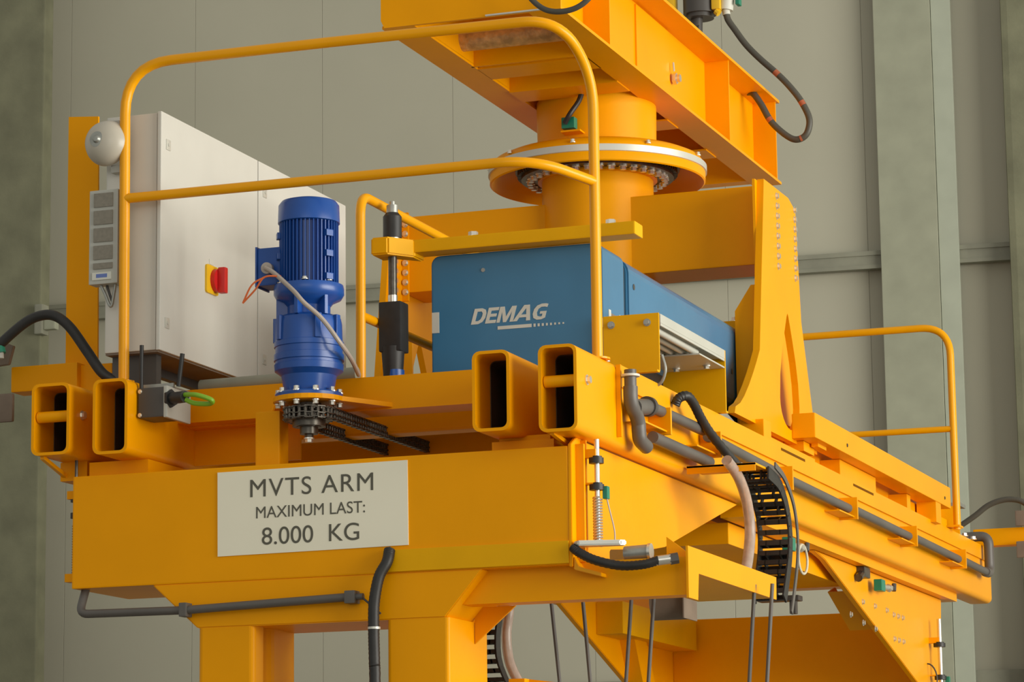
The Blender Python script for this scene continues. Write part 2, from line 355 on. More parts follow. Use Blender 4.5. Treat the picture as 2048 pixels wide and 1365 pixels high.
# ================================================================== FRONT HANDRAIL
R = 0.0195
hr = thing('handrail', 'tall yellow handrail with rounded corners along the front of the platform', 'railing', (-0.85, 0, 3.455), 'yellow tube railings')
P = fillet([(-1.722, 0, 3.455), (-1.728, 0, 4.655), (-0.9, 0, 4.655)], 0.19)[:-1]
Q = fillet([(-0.9, 0, 4.655), (-0.03, 0.02, 4.655), (0.02, 0.25, 4.50), (0.02, 0.25, 3.458)], 0.17, 10)
obj('top_rail', B().tube(P+Q, R, 16), paint2, hr)
obj('middle_rail', B().tube(fillet([(-1.724, 0, 4.145), (-0.12, 0, 4.145), (0.02, 0.25, 4.105)], 0.16, 10), R*0.95, 16), paint2, hr)
obj('foot_flange', B().cyl((0.02, 0.25, 3.458), (0.02, 0.25, 3.464), 0.045), paint2, hr); obj('foot_flange', B().cyl((-1.722, 0, 3.455), (-1.722, 0, 3.461), 0.04), paint2, hr)
bolt(hr, (0.03, 0.315, 3.46), (0, 0, 1), 0.011, 0.012)
hr = thing('handrail', 'lower yellow handrail running front to back left of the blue hoist', 'railing', (-1.0, 0.9, 3.376), 'yellow tube railings')
obj('top_rail', B().tube(fillet([(-1.0, 0.52, 3.376), (-1.0, 0.52, 4.205), (-1.0, 2.2, 4.205), (-1.0, 2.2, 3.38)], 0.08, 8), R*0.95, 16), paint2, hr)
obj('middle_rail', B().tube([(-1.0, 0.52, 3.74), (-1.0, 2.2, 3.74)], R*0.9, 16), paint2, hr)
hr = thing('handrail', 'yellow handrail with rounded corner at the far right rear of the platform', 'railing', (-0.8, 6.0, 3.455), 'yellow tube railings')
obj('top_rail', B().tube(fillet([(-1.82, 5.98, 3.455), (-1.82, 5.98, 4.535), (0.105, 5.98, 4.535), (0.108, 5.98, 3.45)], 0.16, 10), R, 16), paint2, hr)
obj('middle_rail', B().tube([(-1.82, 5.98, 3.99), (0.10, 5.98, 3.985)], R*0.85, 16), paint2, hr)
obj('post_bracket', B().box(0.06, 0.13, 5.93, 6.03, 3.46, 3.47), paint2, hr)

# ================================================================== CONTROL CABINET
cb = thing('control_cabinet', 'large light grey steel switch cabinet with two tall doors at the left of the platform', 'cabinet', (-1.71, 0.92, 3.58))
obj('body', B().box(-1.83, -1.622, 0.055, 1.79, 3.58, 4.475, 0.004), cabm, cb)
obj('base_plate', B().box(-1.828, -1.615, 0.06, 1.785, 3.572, 3.58), brown, cb, label='dark brown underside')
for y0, y1 in ((0.045, 0.905), (0.912, 1.80)):
    d = obj('door', B().box(-1.616, -1.60, y0, y1, 3.577, 4.478, 0.004), cabm, cb)
    for z in (4.36, 3.685):
        obj('lock', B().box(-1.60, -1.597, y0+0.04, y0+0.075, z-0.02, z+0.02, 0.001).cyl((-1.597, y0+0.058, z), (-1.594, y0+0.058, z), 0.006, 12), alu, d)
ms = obj('main_switch_plate', B().prism(rrect(0.425, 0.53, 3.86, 3.97, 0.012), 'x', -1.60, -1.592), yel, cb, label='yellow rotary switch plate')
obj('main_switch_knob', B().cyl((-1.592, 0.50, 3.915), (-1.575, 0.50, 3.915), 0.045, 24).box(-1.575, -1.545, 0.485, 0.515, 3.865, 3.965, 0.006), red, ms, label='red rotary knob')
obj('paper_tag', B().box(-1.6, -1.598, 0.46, 0.50, 3.975, 3.995), white, cb)
obj('support_leg', B().box(-1.82, -1.64, 0.10, 0.14, 3.455, 3.572), dgrey, cb); obj('support_leg', B().box(-1.82, -1.64, 1.70, 1.74, 3.455, 3.572), dgrey, cb)
obj('support_rail', B().box(-1.80, -1.77, 0.14, 1.70, 3.54, 3.572), dgrey, cb)
# white sheet post behind, bell, grille box
t = thing('mounting_post', 'flat orange upright sheet post left of the grey cabinet behind the bell', 'post', (-2.06, 0.3, 3.5))
obj('plate', B().prism([(-2.122, 3.46), (-1.985, 3.46), (-1.995, 4.555), (-2.122, 4.565)], 'y', 0.30, 0.31), paint, t)
obj('stiffener', B().box(-2.122, -2.112, 0.31, 0.38, 3.46, 4.55), paint, t)
be = thing('alarm_bell', 'round beige alarm bell on the side of the grey cabinet', 'bell', (-1.80, 0.02, 4.34))
prof = [(0.0, -0.062), (0.03, -0.060), (0.055, -0.050), (0.076, -0.032), (0.085, -0.010), (0.087, 0.0), (0.083, 0.002), (0.0, 0.004)]
obj('gong', B().lathe(prof, (-1.80, 0.0, 4.362), 40, 'y'), bellm, be)
obj('centre_bolt', B().lathe([(0.0, -0.014), (0.010, -0.012), (0.016, -0.002), (0.030, 0.0), (0.030, 0.006), (0, 0.007)], (-1.812, -0.060, 4.366), 20, 'y'), steel, be)
obj('mount', B().cyl((-1.80, 0.004, 4.35), (-1.80, 0.054, 4.35), 0.045).box(-1.80, -1.755, 0.01, 0.05, 4.40, 4.45, 0.006).box(-1.79, -1.75, 0.01, 0.05, 4.25, 4.28, 0.005), plast, be)
vb = thing('resistor_grille_box', 'narrow pale box with five grey grille windows below the bell', 'vent box', (-1.81, 0.0, 3.83))
b = B().box(-1.868, -1.750, -0.005, 0.054, 3.830, 4.185, 0.004); obj('housing', b, plast, vb)
for i in range(5):
    z1 = 4.172-i*0.066; h = 0.052 if i < 4 else 0.022
    obj('grille', B().box(-1.848, -1.770, -0.010, -0.004, z1-h, z1), meshm, vb)
obj('maker_label', B().box(-1.852, -1.775, -0.009, -0.004, 3.845, 3.873), white, vb, label='small white and blue label')
obj('maker_label_bar', B().box(-1.835, -1.79, -0.0095, -0.0088, 3.853, 3.867), mat('label_blue', (0.12, 0.18, 0.45), 0.5), vb)
obj('hanging_wire', B().tube([(-1.83, 0.02, 3.83), (-1.81, 0.02, 3.79), (-1.795, 0.02, 3.755), (-1.785, 0.02, 3.75), (-1.778, 0.02, 3.78), (-1.77, 0.02, 3.83)], 0.006, 8, 5), steel, vb)
obj('hanging_wire', B().tube([(-1.81, 0.03, 3.83), (-1.80, 0.03, 3.80), (-1.785, 0.03, 3.76)], 0.005, 8, 5), dgrey, vb)

# junction box with aerials and earth wire
jb = thing('junction_box', 'small dark junction box with grey lid and two black aerials beside the second tube end', 'electrical box', (-1.6, -0.02, 3.32))
obj('housing', B().box(-1.648, -1.545, -0.03, 0.10, 3.315, 3.425, 0.005), dgrey, jb)
obj('lid', B().box(-1.545, -1.53, -0.032, 0.165, 3.312, 3.428, 0.004), plast, jb, label='pale grey lid')
obj('lid_rim', B().box(-1.66, -1.53, 0.02, 0.03, 3.43, 3.445).box(-1.66, -1.53, 0.03, 0.16, 3.425, 3.432), steel, jb)
obj('aerial', B().cyl((-1.640, -0.02, 3.42), (-1.640, -0.02, 3.585), 0.0075, 12), black, jb); obj('aerial', B().cyl((-1.510, 0.02, 3.43), (-1.495, 0.02, 3.55), 0.0085, 12), black, jb)
gl = obj('cable_gland', B().cyl((-1.53, -0.01, 3.382), (-1.455, -0.04, 3.380), 0.022, 12).cyl((-1.53, -0.01, 3.382), (-1.52, -0.013, 3.382), 0.034, 6), black, jb)
obj('earth_wire', B().tube([(-1.455, -0.04, 3.387), (-1.40, -0.06, 3.380), (-1.345, -0.05, 3.360), (-1.36, -0.03, 3.350), (-1.42, -0.03, 3.355), (-1.455, -0.035, 3.370)], 0.009, 10, 6), gyel, jb, label='green and yellow earth wire loop')
bolt(jb, (-1.64, -0.03, 3.325), (0, -1, 0), 0.006, 0.004); bolt(jb, (-1.64, -0.03, 3.412), (0, -1, 0), 0.006, 0.004)
o = obj('straight_conduit', B().cyl((-1.62, 0.44, 3.497), (-0.98, 0.44, 3.503), 0.028, 18), girtm, label='thick grey conduit lying on the platform beam behind the blue motor', cat='conduit')

# ================================================================== GEAR MOTOR
mx, my = -1.028, 0.10
gm = thing('gear_motor', 'bright blue upright gear motor bolted on the front platform beam', 'motor', (mx, my, 3.37))
obj('fan_cover', B().lathe([(0.0, 4.098), (0.07, 4.098), (0.100, 4.09), (0.111, 4.075), (0.113, 4.01), (0.109, 4.008), (0, 4.008)], (mx, my, 0), 40), blue, gm)
obj('stator_housing', B().lathe([(0.094, 3.775), (0.094, 4.01)], (mx, my, 0), 40), blue, gm)
fins = B()
for i in range(44):
    a = 2*PI*i/44
    if -0.25 < math.cos(a) and False: continue
    bm = bmesh.new(); bmesh.ops.create_cube(bm, size=1)
    for v in bm.verts: v.co = Vector((0.099+v.co.x*0.018, v.co.y*0.0035, 3.893+v.co.z*0.228))
    bmesh.ops.transform(bm, matrix=Matrix.Translation((mx, my, 0)) @ Matrix.Rotation(a, 4, 'Z'), verts=bm.verts[:]); fins.add(bm)
obj('cooling_fins', fins, blue, gm, kind='stuff')
for a in (-0.45, -2.6):
    for z in (3.80, 3.885, 3.96):
        bx = B().box(-0.014, 0.014, -0.016, 0.016, -0.012, 0.012, 0.003); bmesh.ops.transform(bx.bm, matrix=Matrix.Translation((mx+0.104*math.cos(a), my+0.104*math.sin(a), z)) @ Matrix.Rotation(a, 4, 'Z'), verts=bx.bm.verts[:]); obj('lug', bx, blue, gm)
tb = obj('terminal_box', B().box(mx-0.185, mx-0.09, my-0.045, my+0.06, 3.785, 3.925, 0.006).box(mx-0.192, mx-0.185, my-0.05, my+0.065, 3.78, 3.93, 0.003), blue, gm)
obj('cable_gland', B().cyl((mx-0.140, my-0.04, 3.845), (mx-0.135, my-0.075, 3.843), 0.021, 20).cyl((mx-0.135, my-0.075, 3.843), (mx-0.134, my-0.085, 3.842), 0.009, 12), pinkw, tb)
obj('adapter_flange', B().lathe([(0.07, 3.785), (0.095, 3.783), (0.125, 3.778), (0.128, 3.765), (0.128, 3.745), (0.118, 3.728), (0.09, 3.715), (0.078, 3.70), (0.078, 3.67), (0.09, 3.655), (0.09, 3.65)], (mx, my, 0), 40), blue, gm)
for a in (-2.5, -1.3, -0.4, 0.8, 2.0):
    bolt(gm, (mx+0.105*math.cos(a), my+0.105*math.sin(a), 3.784), (0, 0, 1), 0.009, 0.008)
for a in (-2.75, -1.57, -0.6):
    rb = B().box(0.07, 0.118, -0.007, 0.007, 3.66, 3.74, 0.002); bmesh.ops.transform(rb.bm, matrix=Matrix.Translation((mx, my, 0)) @ Matrix.Rotation(a, 4, 'Z'), verts=rb.bm.verts[:]); obj('rib', rb, blue, gm)
obj('gearbox', B().lathe([(0.10, 3.665), (0.116, 3.655), (0.120, 3.635), (0.122, 3.57), (0.126, 3.568), (0.126, 3.550), (0.122, 3.548), (0.122, 3.525), (0.127, 3.523), (0.127, 3.500), (0.122, 3.498), (0.122, 3.488), (0.126, 3.486), (0.124, 3.463), (0.112, 3.455), (0.100, 3.445), (0.092, 3.40), (0.089, 3.385), (0.118, 3.383), (0.122, 3.378), (0.122, 3.366), (0, 3.366)], (mx, my, 0), 48), blue, gm)
for a in (-2.9, -2.2, -0.9, -0.2):
    rb = B().box(0.114, 0.130, -0.012, 0.012, 3.57, 3.66, 0.003); bmesh.ops.transform(rb.bm, matrix=Matrix.Translation((mx, my, 0)) @ Matrix.Rotation(a, 4, 'Z'), verts=rb.bm.verts[:]); obj('rib', rb, blue, gm)
for i in range(10):
    a = -PI/2+2*PI*i/10; p = (mx+0.111*math.cos(a), my+0.111*math.sin(a))
    bolt(gm, (p[0], p[1], 3.379), (0, 0, 1), 0.010, 0.013); bolt(gm, (p[0], p[1], 3.347), (0, 0, -1), 0.010, 0.012)
mp = [(mx+0.130*math.cos(a), my+0.130*math.sin(a)) for a in [PI+i*PI/16 for i in range(17)]]
obj('motor_mounting_plate', B().prism(mp+[(mx+0.24, 0.312), (mx-0.24, 0.312)], 'z', 3.349, 3.366), paint, plf)
sp = B()
n = 19; pr = []
for i in range(n*4):
    r = (0.088, 0.088, 0.074, 0.074)[i % 4]; a = 2*PI*i/(n*4); pr.append((mx+r*math.cos(a), my+r*math.sin(a)))
sp.prism(pr, 'z', 3.318, 3.330); sp.prism(pr, 'z', 3.283, 3.295)
obj('sprocket', sp, dark_steel, gm)
obj('shaft_hub', B().cyl((mx, my, 3.347), (mx, my, 3.26), 0.045, 24).cyl((mx, my, 3.262), (mx, my, 3.235), 0.033, 24).cyl((mx, my, 3.235), (mx, my, 3.222), 0.016, 6), dark_steel, gm)
obj('hub_disc', B().cyl((mx, my, 3.283), (mx, my, 3.262), 0.06, 28), dark_steel, gm)
bolt(gm, (mx, my, 3.222), (0, 0, -1), 0.014, 0.012)
dc = thing('drive_chain', 'dark oily duplex roller chain running back from the blue motor sprocket', 'chain', (mx, 0.8, 3.30))
path = []
y_end = 2.2
L = y_end-my; rr = 0.086; pitch_ = 0.0225
k = int(L/pitch_)
for i in range(k): path.append((mx+rr, y_end-i*pitch_, 0))
m_ = int(PI*rr/pitch_)
for i in range(m_): a = -PI*i/m_; path.append((mx+rr*math.cos(a), my+rr*math.sin(a), a))
for i in range(k): path.append((mx-rr, my+i*pitch_, 0))
lk = B(); rl = B()
for i, (x, y, a) in enumerate(path):
    x2, y2 = path[min(i+1, len(path)-1)][:2]
    if i == len(path)-1: continue
    ang = math.atan2(y2-y, x2-x); inset = 0.003 if i % 2 else 0
    for zc in (3.324, 3.306, 3.289):
        bm = bmesh.new(); bmesh.ops.create_cube(bm, size=1)
        for v in bm.verts: v.co = Vector((v.co.x*0.030, v.co.y*0.018, v.co.z*0.0035+(inset if zc > 3.306 else -inset)))
        bmesh.ops.transform(bm, matrix=Matrix.Translation(((x+x2)/2, (y+y2)/2, zc)) @ Matrix.Rotation(ang, 4, 'Z'), verts=bm.verts[:]); lk.add(bm)
    rl.cyl((x, y, 3.285), (x, y, 3.33), 0.0065, 8)
obj('link_plates', lk, dark_steel, dc, kind='stuff'); obj('rollers', rl, dark_steel, dc, kind='stuff')
mc = obj('motor_cable', B().tube([(-1.163, 0.015, 3.842), (-1.12, 0.0, 3.815), (-1.03, -0.035, 3.738), (-0.985, -0.045, 3.69), (-0.925, -0.02, 3.63), (-0.872, 0.02, 3.545), (-0.87, 0.12, 3.50), (-0.915, 0.295, 3.474)], 0.0085, 10, 8), pinkw, label='pale sleeved cable looping down the front of the blue motor', cat='cable')
obj('orange_wire', B().tube([(-1.15, -0.02, 3.80), (-1.20, -0.02, 3.775), (-1.245, 0.0, 3.715)], 0.0035, 8, 5), orangew, mc, label='thin orange wire')
obj('orange_wire', B().tube([(-1.09, -0.01, 3.80), (-1.15, -0.02, 3.80), (-1.19, -0.01, 3.76), (-1.245, 0.0, 3.715)], 0.0035, 8, 5), orangew, mc)

# ================================================================== LOAD SIGN
ls = thing('load_sign', 'white load sign reading MVTS ARM MAXIMUM LAST 8.000 KG on the box beam', 'sign', (-0.973, -0.004, 2.80))
obj('panel', B().prism([(-1.339, 2.798), (-0.605, 2.804), (-0.607, 3.104), (-1.341, 3.101)], 'y', -0.004, 0.0), sign, ls)
text('letter', 'MVTS ARM', 0.064, -0.974, 3.036, -0.0045, ink, ls, width=0.475, spacing=1.1)
text('letter', 'MAXIMUM LAST:', 0.042, -0.978, 2.948, -0.0045, ink, ls, width=0.42)
text('letter', '8.000  KG', 0.062, -0.978, 2.862, -0.0045, ink, ls, width=0.375)

# ================================================================== HOIST
ho = thing('electric_hoist', 'long blue electric chain hoist housing with bold white italic lettering behind the rail', 'hoist', (-0.48, 1.8, 3.46))
X0, X1, Y0 = -0.825, -0.138, 0.80
P = rrect(X0, X1, 3.47, 4.005, 0.035, 5)
obj('front_cover', B().prism(P, 'y', Y0, Y0+0.27, 0.006), hblue, ho)
P = rrect(X0+0.02, X1-0.012, 3.48, 3.99, 0.035, 5)
obj('recess', B().prism(P, 'y', Y0+0.27, Y0+0.31), dgrey, ho)
P = rrect(X0+0.005, X1+0.004, 3.62, 4.005, 0.06, 5)
obj('rear_cover', B().prism(P, 'y', Y0+0.31, 3.35, 0.008), hblue, ho)
obj('gear_case', B().box(X0+0.05, X1-0.03, 1.15, 3.2, 3.46, 3.63, 0.01), black, ho)
for i, (yy, zz) in enumerate(((1.18, 3.90), (1.80, 3.83), (2.12, 3.80), (2.55, 3.78))):
    obj('cover_screw', B().cyl((X1+0.003, yy, zz), (X1+0.006, yy, zz), 0.012, 12), dgrey, ho)
for yy in (0.87, 1.0):
    obj('reflector_strip', B().box(X1-0.001, X1+0.003, yy, yy+0.025, 3.62, 3.76), white, ho)
obj('side_window', B().box(X1-0.001, X1+0.001, 0.90, 1.0, 3.62, 3.75), brown, ho)
LH = 0.060
def glyph(polys, x0, wd, hole=None):
    """bold italic letter from outlines on a unit square"""
    def tr(P): return [(x0+(p[0]*wd)+p[1]*LH*0.28, 3.727+p[1]*LH) for p in P]
    b = B()
    for P in polys: b.prism(tr(P), 'y', Y0-0.0015, Y0, hole=tr(hole) if hole else None)
    obj('letter', b, white, ho)
gx = -0.664
glyph([[(0, 0), (0.55, 0), (0.85, 0.12), (1, 0.38), (1, 0.68), (0.88, 0.9), (0.6, 1), (0, 1)]], gx, 0.052, [(0.27, 0.2), (0.5, 0.2), (0.66, 0.3), (0.73, 0.5), (0.72, 0.68), (0.6, 0.8), (0.27, 0.8)])
glyph([[(0, 0), (1, 0), (1, 0.2), (0.32, 0.2), (0.32, 0.41), (0.92, 0.41), (0.92, 0.6), (0.32, 0.6), (0.32, 0.8), (1, 0.8), (1, 1), (0, 1)]], gx+0.057, 0.042)
glyph([[(0, 0), (0.19, 0), (0.19, 0.68), (0.40, 0), (0.58, 0), (0.80, 0.68), (0.80, 0), (1, 0), (1, 1), (0.73, 1), (0.5, 0.34), (0.27, 1), (0, 1)]], gx+0.103, 0.066)
glyph([[(-0.12, 0), (0.15, 0), (0.24, 0.22), (0.70, 0.22), (0.74, 0), (1.0, 0), (0.74, 1), (0.38, 1)]], gx+0.176, 0.062, [(0.32, 0.4), (0.66, 0.4), (0.56, 0.8)])
glyph([[(0.95, 0.52), (0.95, 0.1), (0.7, 0), (0.38, 0), (0.12, 0.12), (0, 0.38), (0.02, 0.68), (0.18, 0.9), (0.48, 1), (0.8, 1), (0.95, 0.96), (0.93, 0.76), (0.75, 0.8), (0.5, 0.8), (0.32, 0.68), (0.27, 0.45), (0.36, 0.24), (0.58, 0.18), (0.7, 0.2), (0.7, 0.36), (0.5, 0.36), (0.5, 0.52)]], gx+0.243, 0.056)
obj('logo_bar', B().box(-0.556, -0.42, Y0-0.0015, Y0, 3.700, 3.713), white, ho)
for i in range(8):
    x = -0.412+i*0.0165; hh = 0.012-i*0.0008
    obj('logo_dot', B().box(x, x+0.008-i*0.0003, Y0-0.0015, Y0, 3.7065-hh/2, 3.7065+hh/2), white, ho)
obj('white_tag', B().box(-0.822, -0.793, Y0-0.002, Y0, 3.705, 3.785), white, ho)
obj('cover_button', B().cyl((-0.612, Y0-0.003, 3.935), (-0.612, Y0, 3.935), 0.008, 10), steel, ho)
tb2 = thing('tie_bar', 'short yellow clamping bar with bolt at the far rear end of the blue hoist', 'bar', (-0.45, 2.9, 4.01))
obj('bar', B().box(-0.87, -0.135, 2.82, 2.92, 4.008, 4.052, 0.006), paintm, tb2); bolt(tb2, (-0.20, 2.87, 4.052), (0, 0, 1), 0.019, 0.016, name='bolt')
tb = thing('tie_bar', 'long yellow clamping bar bolted across the front top edge of the blue hoist', 'bar', (-0.45, 0.76, 4.01))
obj('bar', B().box(-0.87, 0.02, 0.72, 0.82, 4.008, 4.058, 0.006), paintm, tb)
obj('angled_end', B().prism([(-0.86, 0.72), (-0.86, 0.82), (-0.935, 0.74), (-1.0, 0.74), (-1.0, 0.62), (-0.93, 0.62)], 'z', 3.990, 4.058, 0.006), paintm, tb)
for x in (-0.64, -0.09): bolt(tb, (x, 0.77, 4.058), (0, 0, 1), 0.019, 0.016)
ac = thing('spindle_actuator', 'upright spindle with black motor and steel tip left of the blue hoist', 'actuator', (-0.93, 0.68, 3.4))
ax, ay = -0.935, 0.68
obj('upper_housing', B().cyl((ax, ay, 4.062), (ax, ay, 4.145), 0.036, 20).cyl((ax, ay, 4.145), (ax, ay, 4.16), 0.036, 20, 0.024), black, ac)
obj('clamp_ring', B().cyl((ax, ay, 4.058), (ax, ay, 4.068), 0.030, 20), zinc, ac)
obj('tip', B().cyl((ax, ay, 4.16), (ax, ay, 4.19), 0.022, 16).cyl((ax, ay, 4.19), (ax, ay, 4.205), 0.011, 12), steel, ac)
obj('spindle', B().cyl((ax, ay, 3.80), (ax, ay, 3.992), 0.0165, 16), dark_steel, ac)
obj('collar', B().cyl((ax, ay, 3.81), (ax, ay, 3.84), 0.018, 16), zinc, ac)
obj('lower_housing', B().box(ax-0.045, ax+0.045, ay-0.035, ay+0.05, 3.62, 3.812, 0.008).cyl((ax, ay, 3.64), (ax, ay, 3.48), 0.045, 20, 0.034), black, ac)
obj('brake_base', B().cyl((ax+0.005, ay, 3.55), (ax+0.01, ay, 3.38), 0.038, 20), blue, ac)

# ================================================================== PIVOT COLUMN AND SLEWING RING
cx, cy = -0.852, 2.95
pc = thing('pivot_column', 'thick round yellow pivot column with wide slewing ring under the upper beams', 'column', (cx, cy, 4.3))
obj('lower_column', B().lathe([(0.252, 4.22), (0.252, 4.755), (0.27, 4.757), (0.27, 4.77), (0.2, 4.77)], (cx, cy, 0), 64), paint, pc)
obj('inner_ring', B().lathe([(0.26, 4.768), (0.345, 4.768), (0.345, 4.795), (0.26, 4.795)], (cx, cy, 0), 64), dark_steel, pc)
tg = B()
for i in range(96):
    a = 2*PI*i/96; bm = bmesh.new(); bmesh.ops.create_cube(bm, size=1)
    for v in bm.verts: v.co = Vector((0.352+v.co.x*0.02, v.co.y*0.010, 4.797+v.co.z*0.03))
    bmesh.ops.transform(bm, matrix=Matrix.Translation((cx, cy, 0)) @ Matrix.Rotation(a, 4, 'Z'), verts=bm.verts[:]); tg.add(bm)
obj('gear_teeth', tg, dark_steel, pc, kind='stuff')
for i in range(36):
    a = 2*PI*i/36; bolt(pc, (cx+0.305*math.cos(a), cy+0.305*math.sin(a), 4.768), (0, 0, -1), 0.014, 0.015)
obj('ring_gear', B().lathe([(0.34, 4.805), (0.372, 4.805), (0.372, 4.83), (0.20, 4.83)], (cx, cy, 0), 64), dark_steel, pc)
obj('slewing_ring', B().lathe([(0.365, 4.825), (0.43, 4.80), (0.462, 4.775), (0.474, 4.750), (0.480, 4.745), (0.487, 4.750), (0.487, 4.822), (0.470, 4.848), (0.43, 4.866), (0.28, 4.872)], (cx, cy, 0), 96), paint, pc)
obj('sealing_band', B().lathe([(0.486, 4.787), (0.494, 4.789), (0.494, 4.818), (0.486, 4.820)], (cx, cy, 0), 96, closed=True), alu, pc, label='silver sheet band around the ring')
for i in range(9):
    a = 2*PI*i/9-2.17; bolt(pc, (cx+0.487*math.cos(a), cy+0.487*math.sin(a), 4.828), (0, 0, 1), 0.009, 0.012)
obj('upper_column', B().lathe([(0.268, 4.865), (0.272, 5.12)], (cx, cy, 0), 64), paint, pc)
obj('sensor_bracket', B().box(cx-0.06, cx+0.03, cy-0.33, cy-0.26, 4.92, 4.928), paint, pc)
obj('cable_sensor', B().box(cx-0.06, cx+0.0, cy-0.32, cy-0.275, 4.94, 4.99, 0.003), green, pc)
obj('sensor_cable', B().tube([(cx-0.04, cy-0.33, 4.96), (cx-0.01, cy-0.34, 5.0), (cx+0.02, cy-0.31, 5.06), (cx+0.03, cy-0.29, 5.11)], 0.012, 10, 5), black, pc)

# ================================================================== LEG FRAME (A-shaped plates and cross girder)
lf = thing('bridge_girder_frame', 'yellow cross girder between two tapered side legs with bolt rows and arched cut-outs', 'girder', (-0.87, 2.95, 3.53))
obj('girder', B().box(-1.74, -0.03, 2.80, 3.07, 4.29, 4.642, 0.006), paint, lf)
def legpoly():
    o = [(2.66, 4.635), (3.07, 4.635), (3.19, 4.60), (3.24, 4.10), (3.42, 3.66), (3.46, 3.53), (2.10, 3.53), (2.12, 3.56)]
    for t in (0.15, 0.3, 0.5, 0.7, 0.85, 1.0):
        o.append((2.12+0.40*(t**0.9), 3.56+0.30*t**1.3))
    return o
slot = []
for i in range(24):
    t = i/24*2*PI; yy = 3.0+0.165*math.cos(t)*(1 if math.sin(t) < 0 else (1-0.72*math.sin(t)**2))
    zz = 3.70+(0.40*math.sin(t) if math.sin(t) > 0 else 0.12*math.sin(t)); slot.append((yy, zz))
poly_leg = legpoly()
leg1 = obj('leg', B().prism(poly_leg, 'x', -0.03, 0.0, hole=slot), paint, lf)
leg2 = obj('leg', B().prism(poly_leg, 'x', -1.77, -1.74, hole=slot), paint, lf)
for xa, xb, d in ((-0.128, -0.03, 1), (-1.74, -1.62, -1)):
    f = (lambda u: xb-u*(xb-xa)) if d == 1 else (lambda u: xa+u*(xb-xa))
    obj('inner_web', B().prism([(f(0), 3.53), (f(1), 3.53), (f(1), 4.05), (f(0.25), 4.16), (f(0), 4.16)], 'y', 2.60, 2.615), paint, lf)
    if d == 1: obj('rear_web', B().prism([(2.62, 3.54), (3.72, 3.54), (3.60, 3.8), (3.52, 4.12), (3.0, 4.12), (2.62, 4.0)], 'x', -0.125, -0.118), paint, lf)
    obj('front_flange', B().box(min(f(0), f(0.12)), max(f(0), f(0.12)), 2.62, 2.66, 4.16, 4.63), paint, lf)
    obj('end_flange', B().box(min(f(0), f(0.25)), max(f(0), f(0.25)), 2.785, 2.80, 4.25, 4.66), paint, lf)
    for i in range(8): bolt(lf, (f(0.14), 2.785, 4.605-i*0.045), (0, -1, 0), 0.011, 0.010)
for i in range(8):
    z = 4.605-i*0.045
    bolt(lf, (0.0, 2.86, z-0.005), (1, 0, 0), 0.012, 0.009); bolt(lf, (0.0, 3.165-0.002*i, z-0.005), (1, 0, 0), 0.012, 0.009)
    bolt(lf, (-1.74, 2.70, z-0.005), (1, 0, 0), 0.012, 0.009)
obj('foot_block', B().box(-1.79, -1.70, 2.18, 2.30, 3.455, 3.55, 0.004), paint, lf)
cbm = thing('carriage_beam', 'bright yellow box beam lying along the outer tube beyond the tapered leg', 'beam', (0.05, 4.4, 3.53))
obj('beam', B().box(0.0, 0.105, 3.02, 5.85, 3.545, 3.655, 0.005), paint, cbm)
obj('hanger', B().box(0.0, 0.10, 5.5, 5.62, 3.44, 3.545), paint, cbm)
obj('hanger', B().box(0.04, 0.07, 3.2, 3.35, 3.53, 3.547), paint, cbm)
for yy, zz in ((3.6, 3.585), (5.7, 3.585)):
    bolt(cbm, (0.105, yy, zz), (1, 0, 0), 0.007, 0.003, dark_steel)
# brackets and slatted resistor
bk = thing('bracket_plate', 'yellow bracket plate with two bolts right of the blue hoist front', 'bracket', (-0.07, 0.93, 3.51), 'yellow bracket plates')
obj('plate', B().box(-0.168, 0.05, 0.92, 0.928, 3.515, 3.735, 0.002).box(-0.168, 0.05, 0.89, 0.92, 3.509, 3.517), paintm, bk)
for x in (-0.135, 0.005): bolt(bk, (x, 0.92, 3.70), (0, -1, 0), 0.0105, 0.012, steel)
obj('wire_loop', B().tube([(0.05, 0.95, 3.58), (0.062, 0.95, 3.52), (0.03, 0.96, 3.47), (-0.05, 0.96, 3.49)], 0.006, 8, 6), steel, bk)
bk1 = bk
bk = thing('bracket_plate', 'lower yellow bracket plate under the slatted aluminium resistor', 'bracket', (-0.07, 1.8, 3.48), 'yellow bracket plates')
obj('plate', B().box(-0.24, 0.05, 1.79, 1.80, 3.485, 3.735, 0.002).box(-0.24, 0.058, 1.76, 1.79, 3.480, 3.488), paintm, bk)
bk.location = Vector(bk.location)+Vector((0.04, -0.135, -0.022)); bk1.location = Vector(bk1.location)+Vector((0.04, -0.15, -0.022))
rs = thing('slatted_resistor', 'silver slatted brake resistor between the two yellow bracket plates', 'resistor', (-0.07, 1.36, 3.6))
obj('top_frame', B().box(-0.20, 0.05, 0.93, 1.79, 3.700, 3.735, 0.003), alu, rs)
for i in range(5):
    x = 0.015-i*0.042
    obj('slat', B().cyl((x, 0.93, 3.682), (x, 1.50, 3.682), 0.013, 12).box(x-0.003, x+0.003, 0.93, 1.5, 3.682, 3.70), alu, rs)
obj('base_plate', B().box(-0.2, 0.048, 1.44, 1.788, 3.662, 3.668), alu, rs)
obj('side_lip', B().box(0.044, 0.049, 0.93, 1.788, 3.69, 3.700), alu, rs)
for x, y in ((0.0, 1.70), (-0.17, 1.55), (-0.13, 1.72)): bolt(rs, (x, y, 3.662), (0, 0, -1), 0.012, 0.010)
rs.location = Vector(rs.location)+Vector((0.04, -0.135, -0.022))
obj('galvanised_plate', B().prism([(1.82, 3.460), (2.17, 3.460), (2.17, 3.505), (1.95, 3.545), (1.82, 3.555)], 'x', -0.03, -0.022), steel, label='galvanised grey plate on the outer tube between bracket and leg foot', cat='plate')

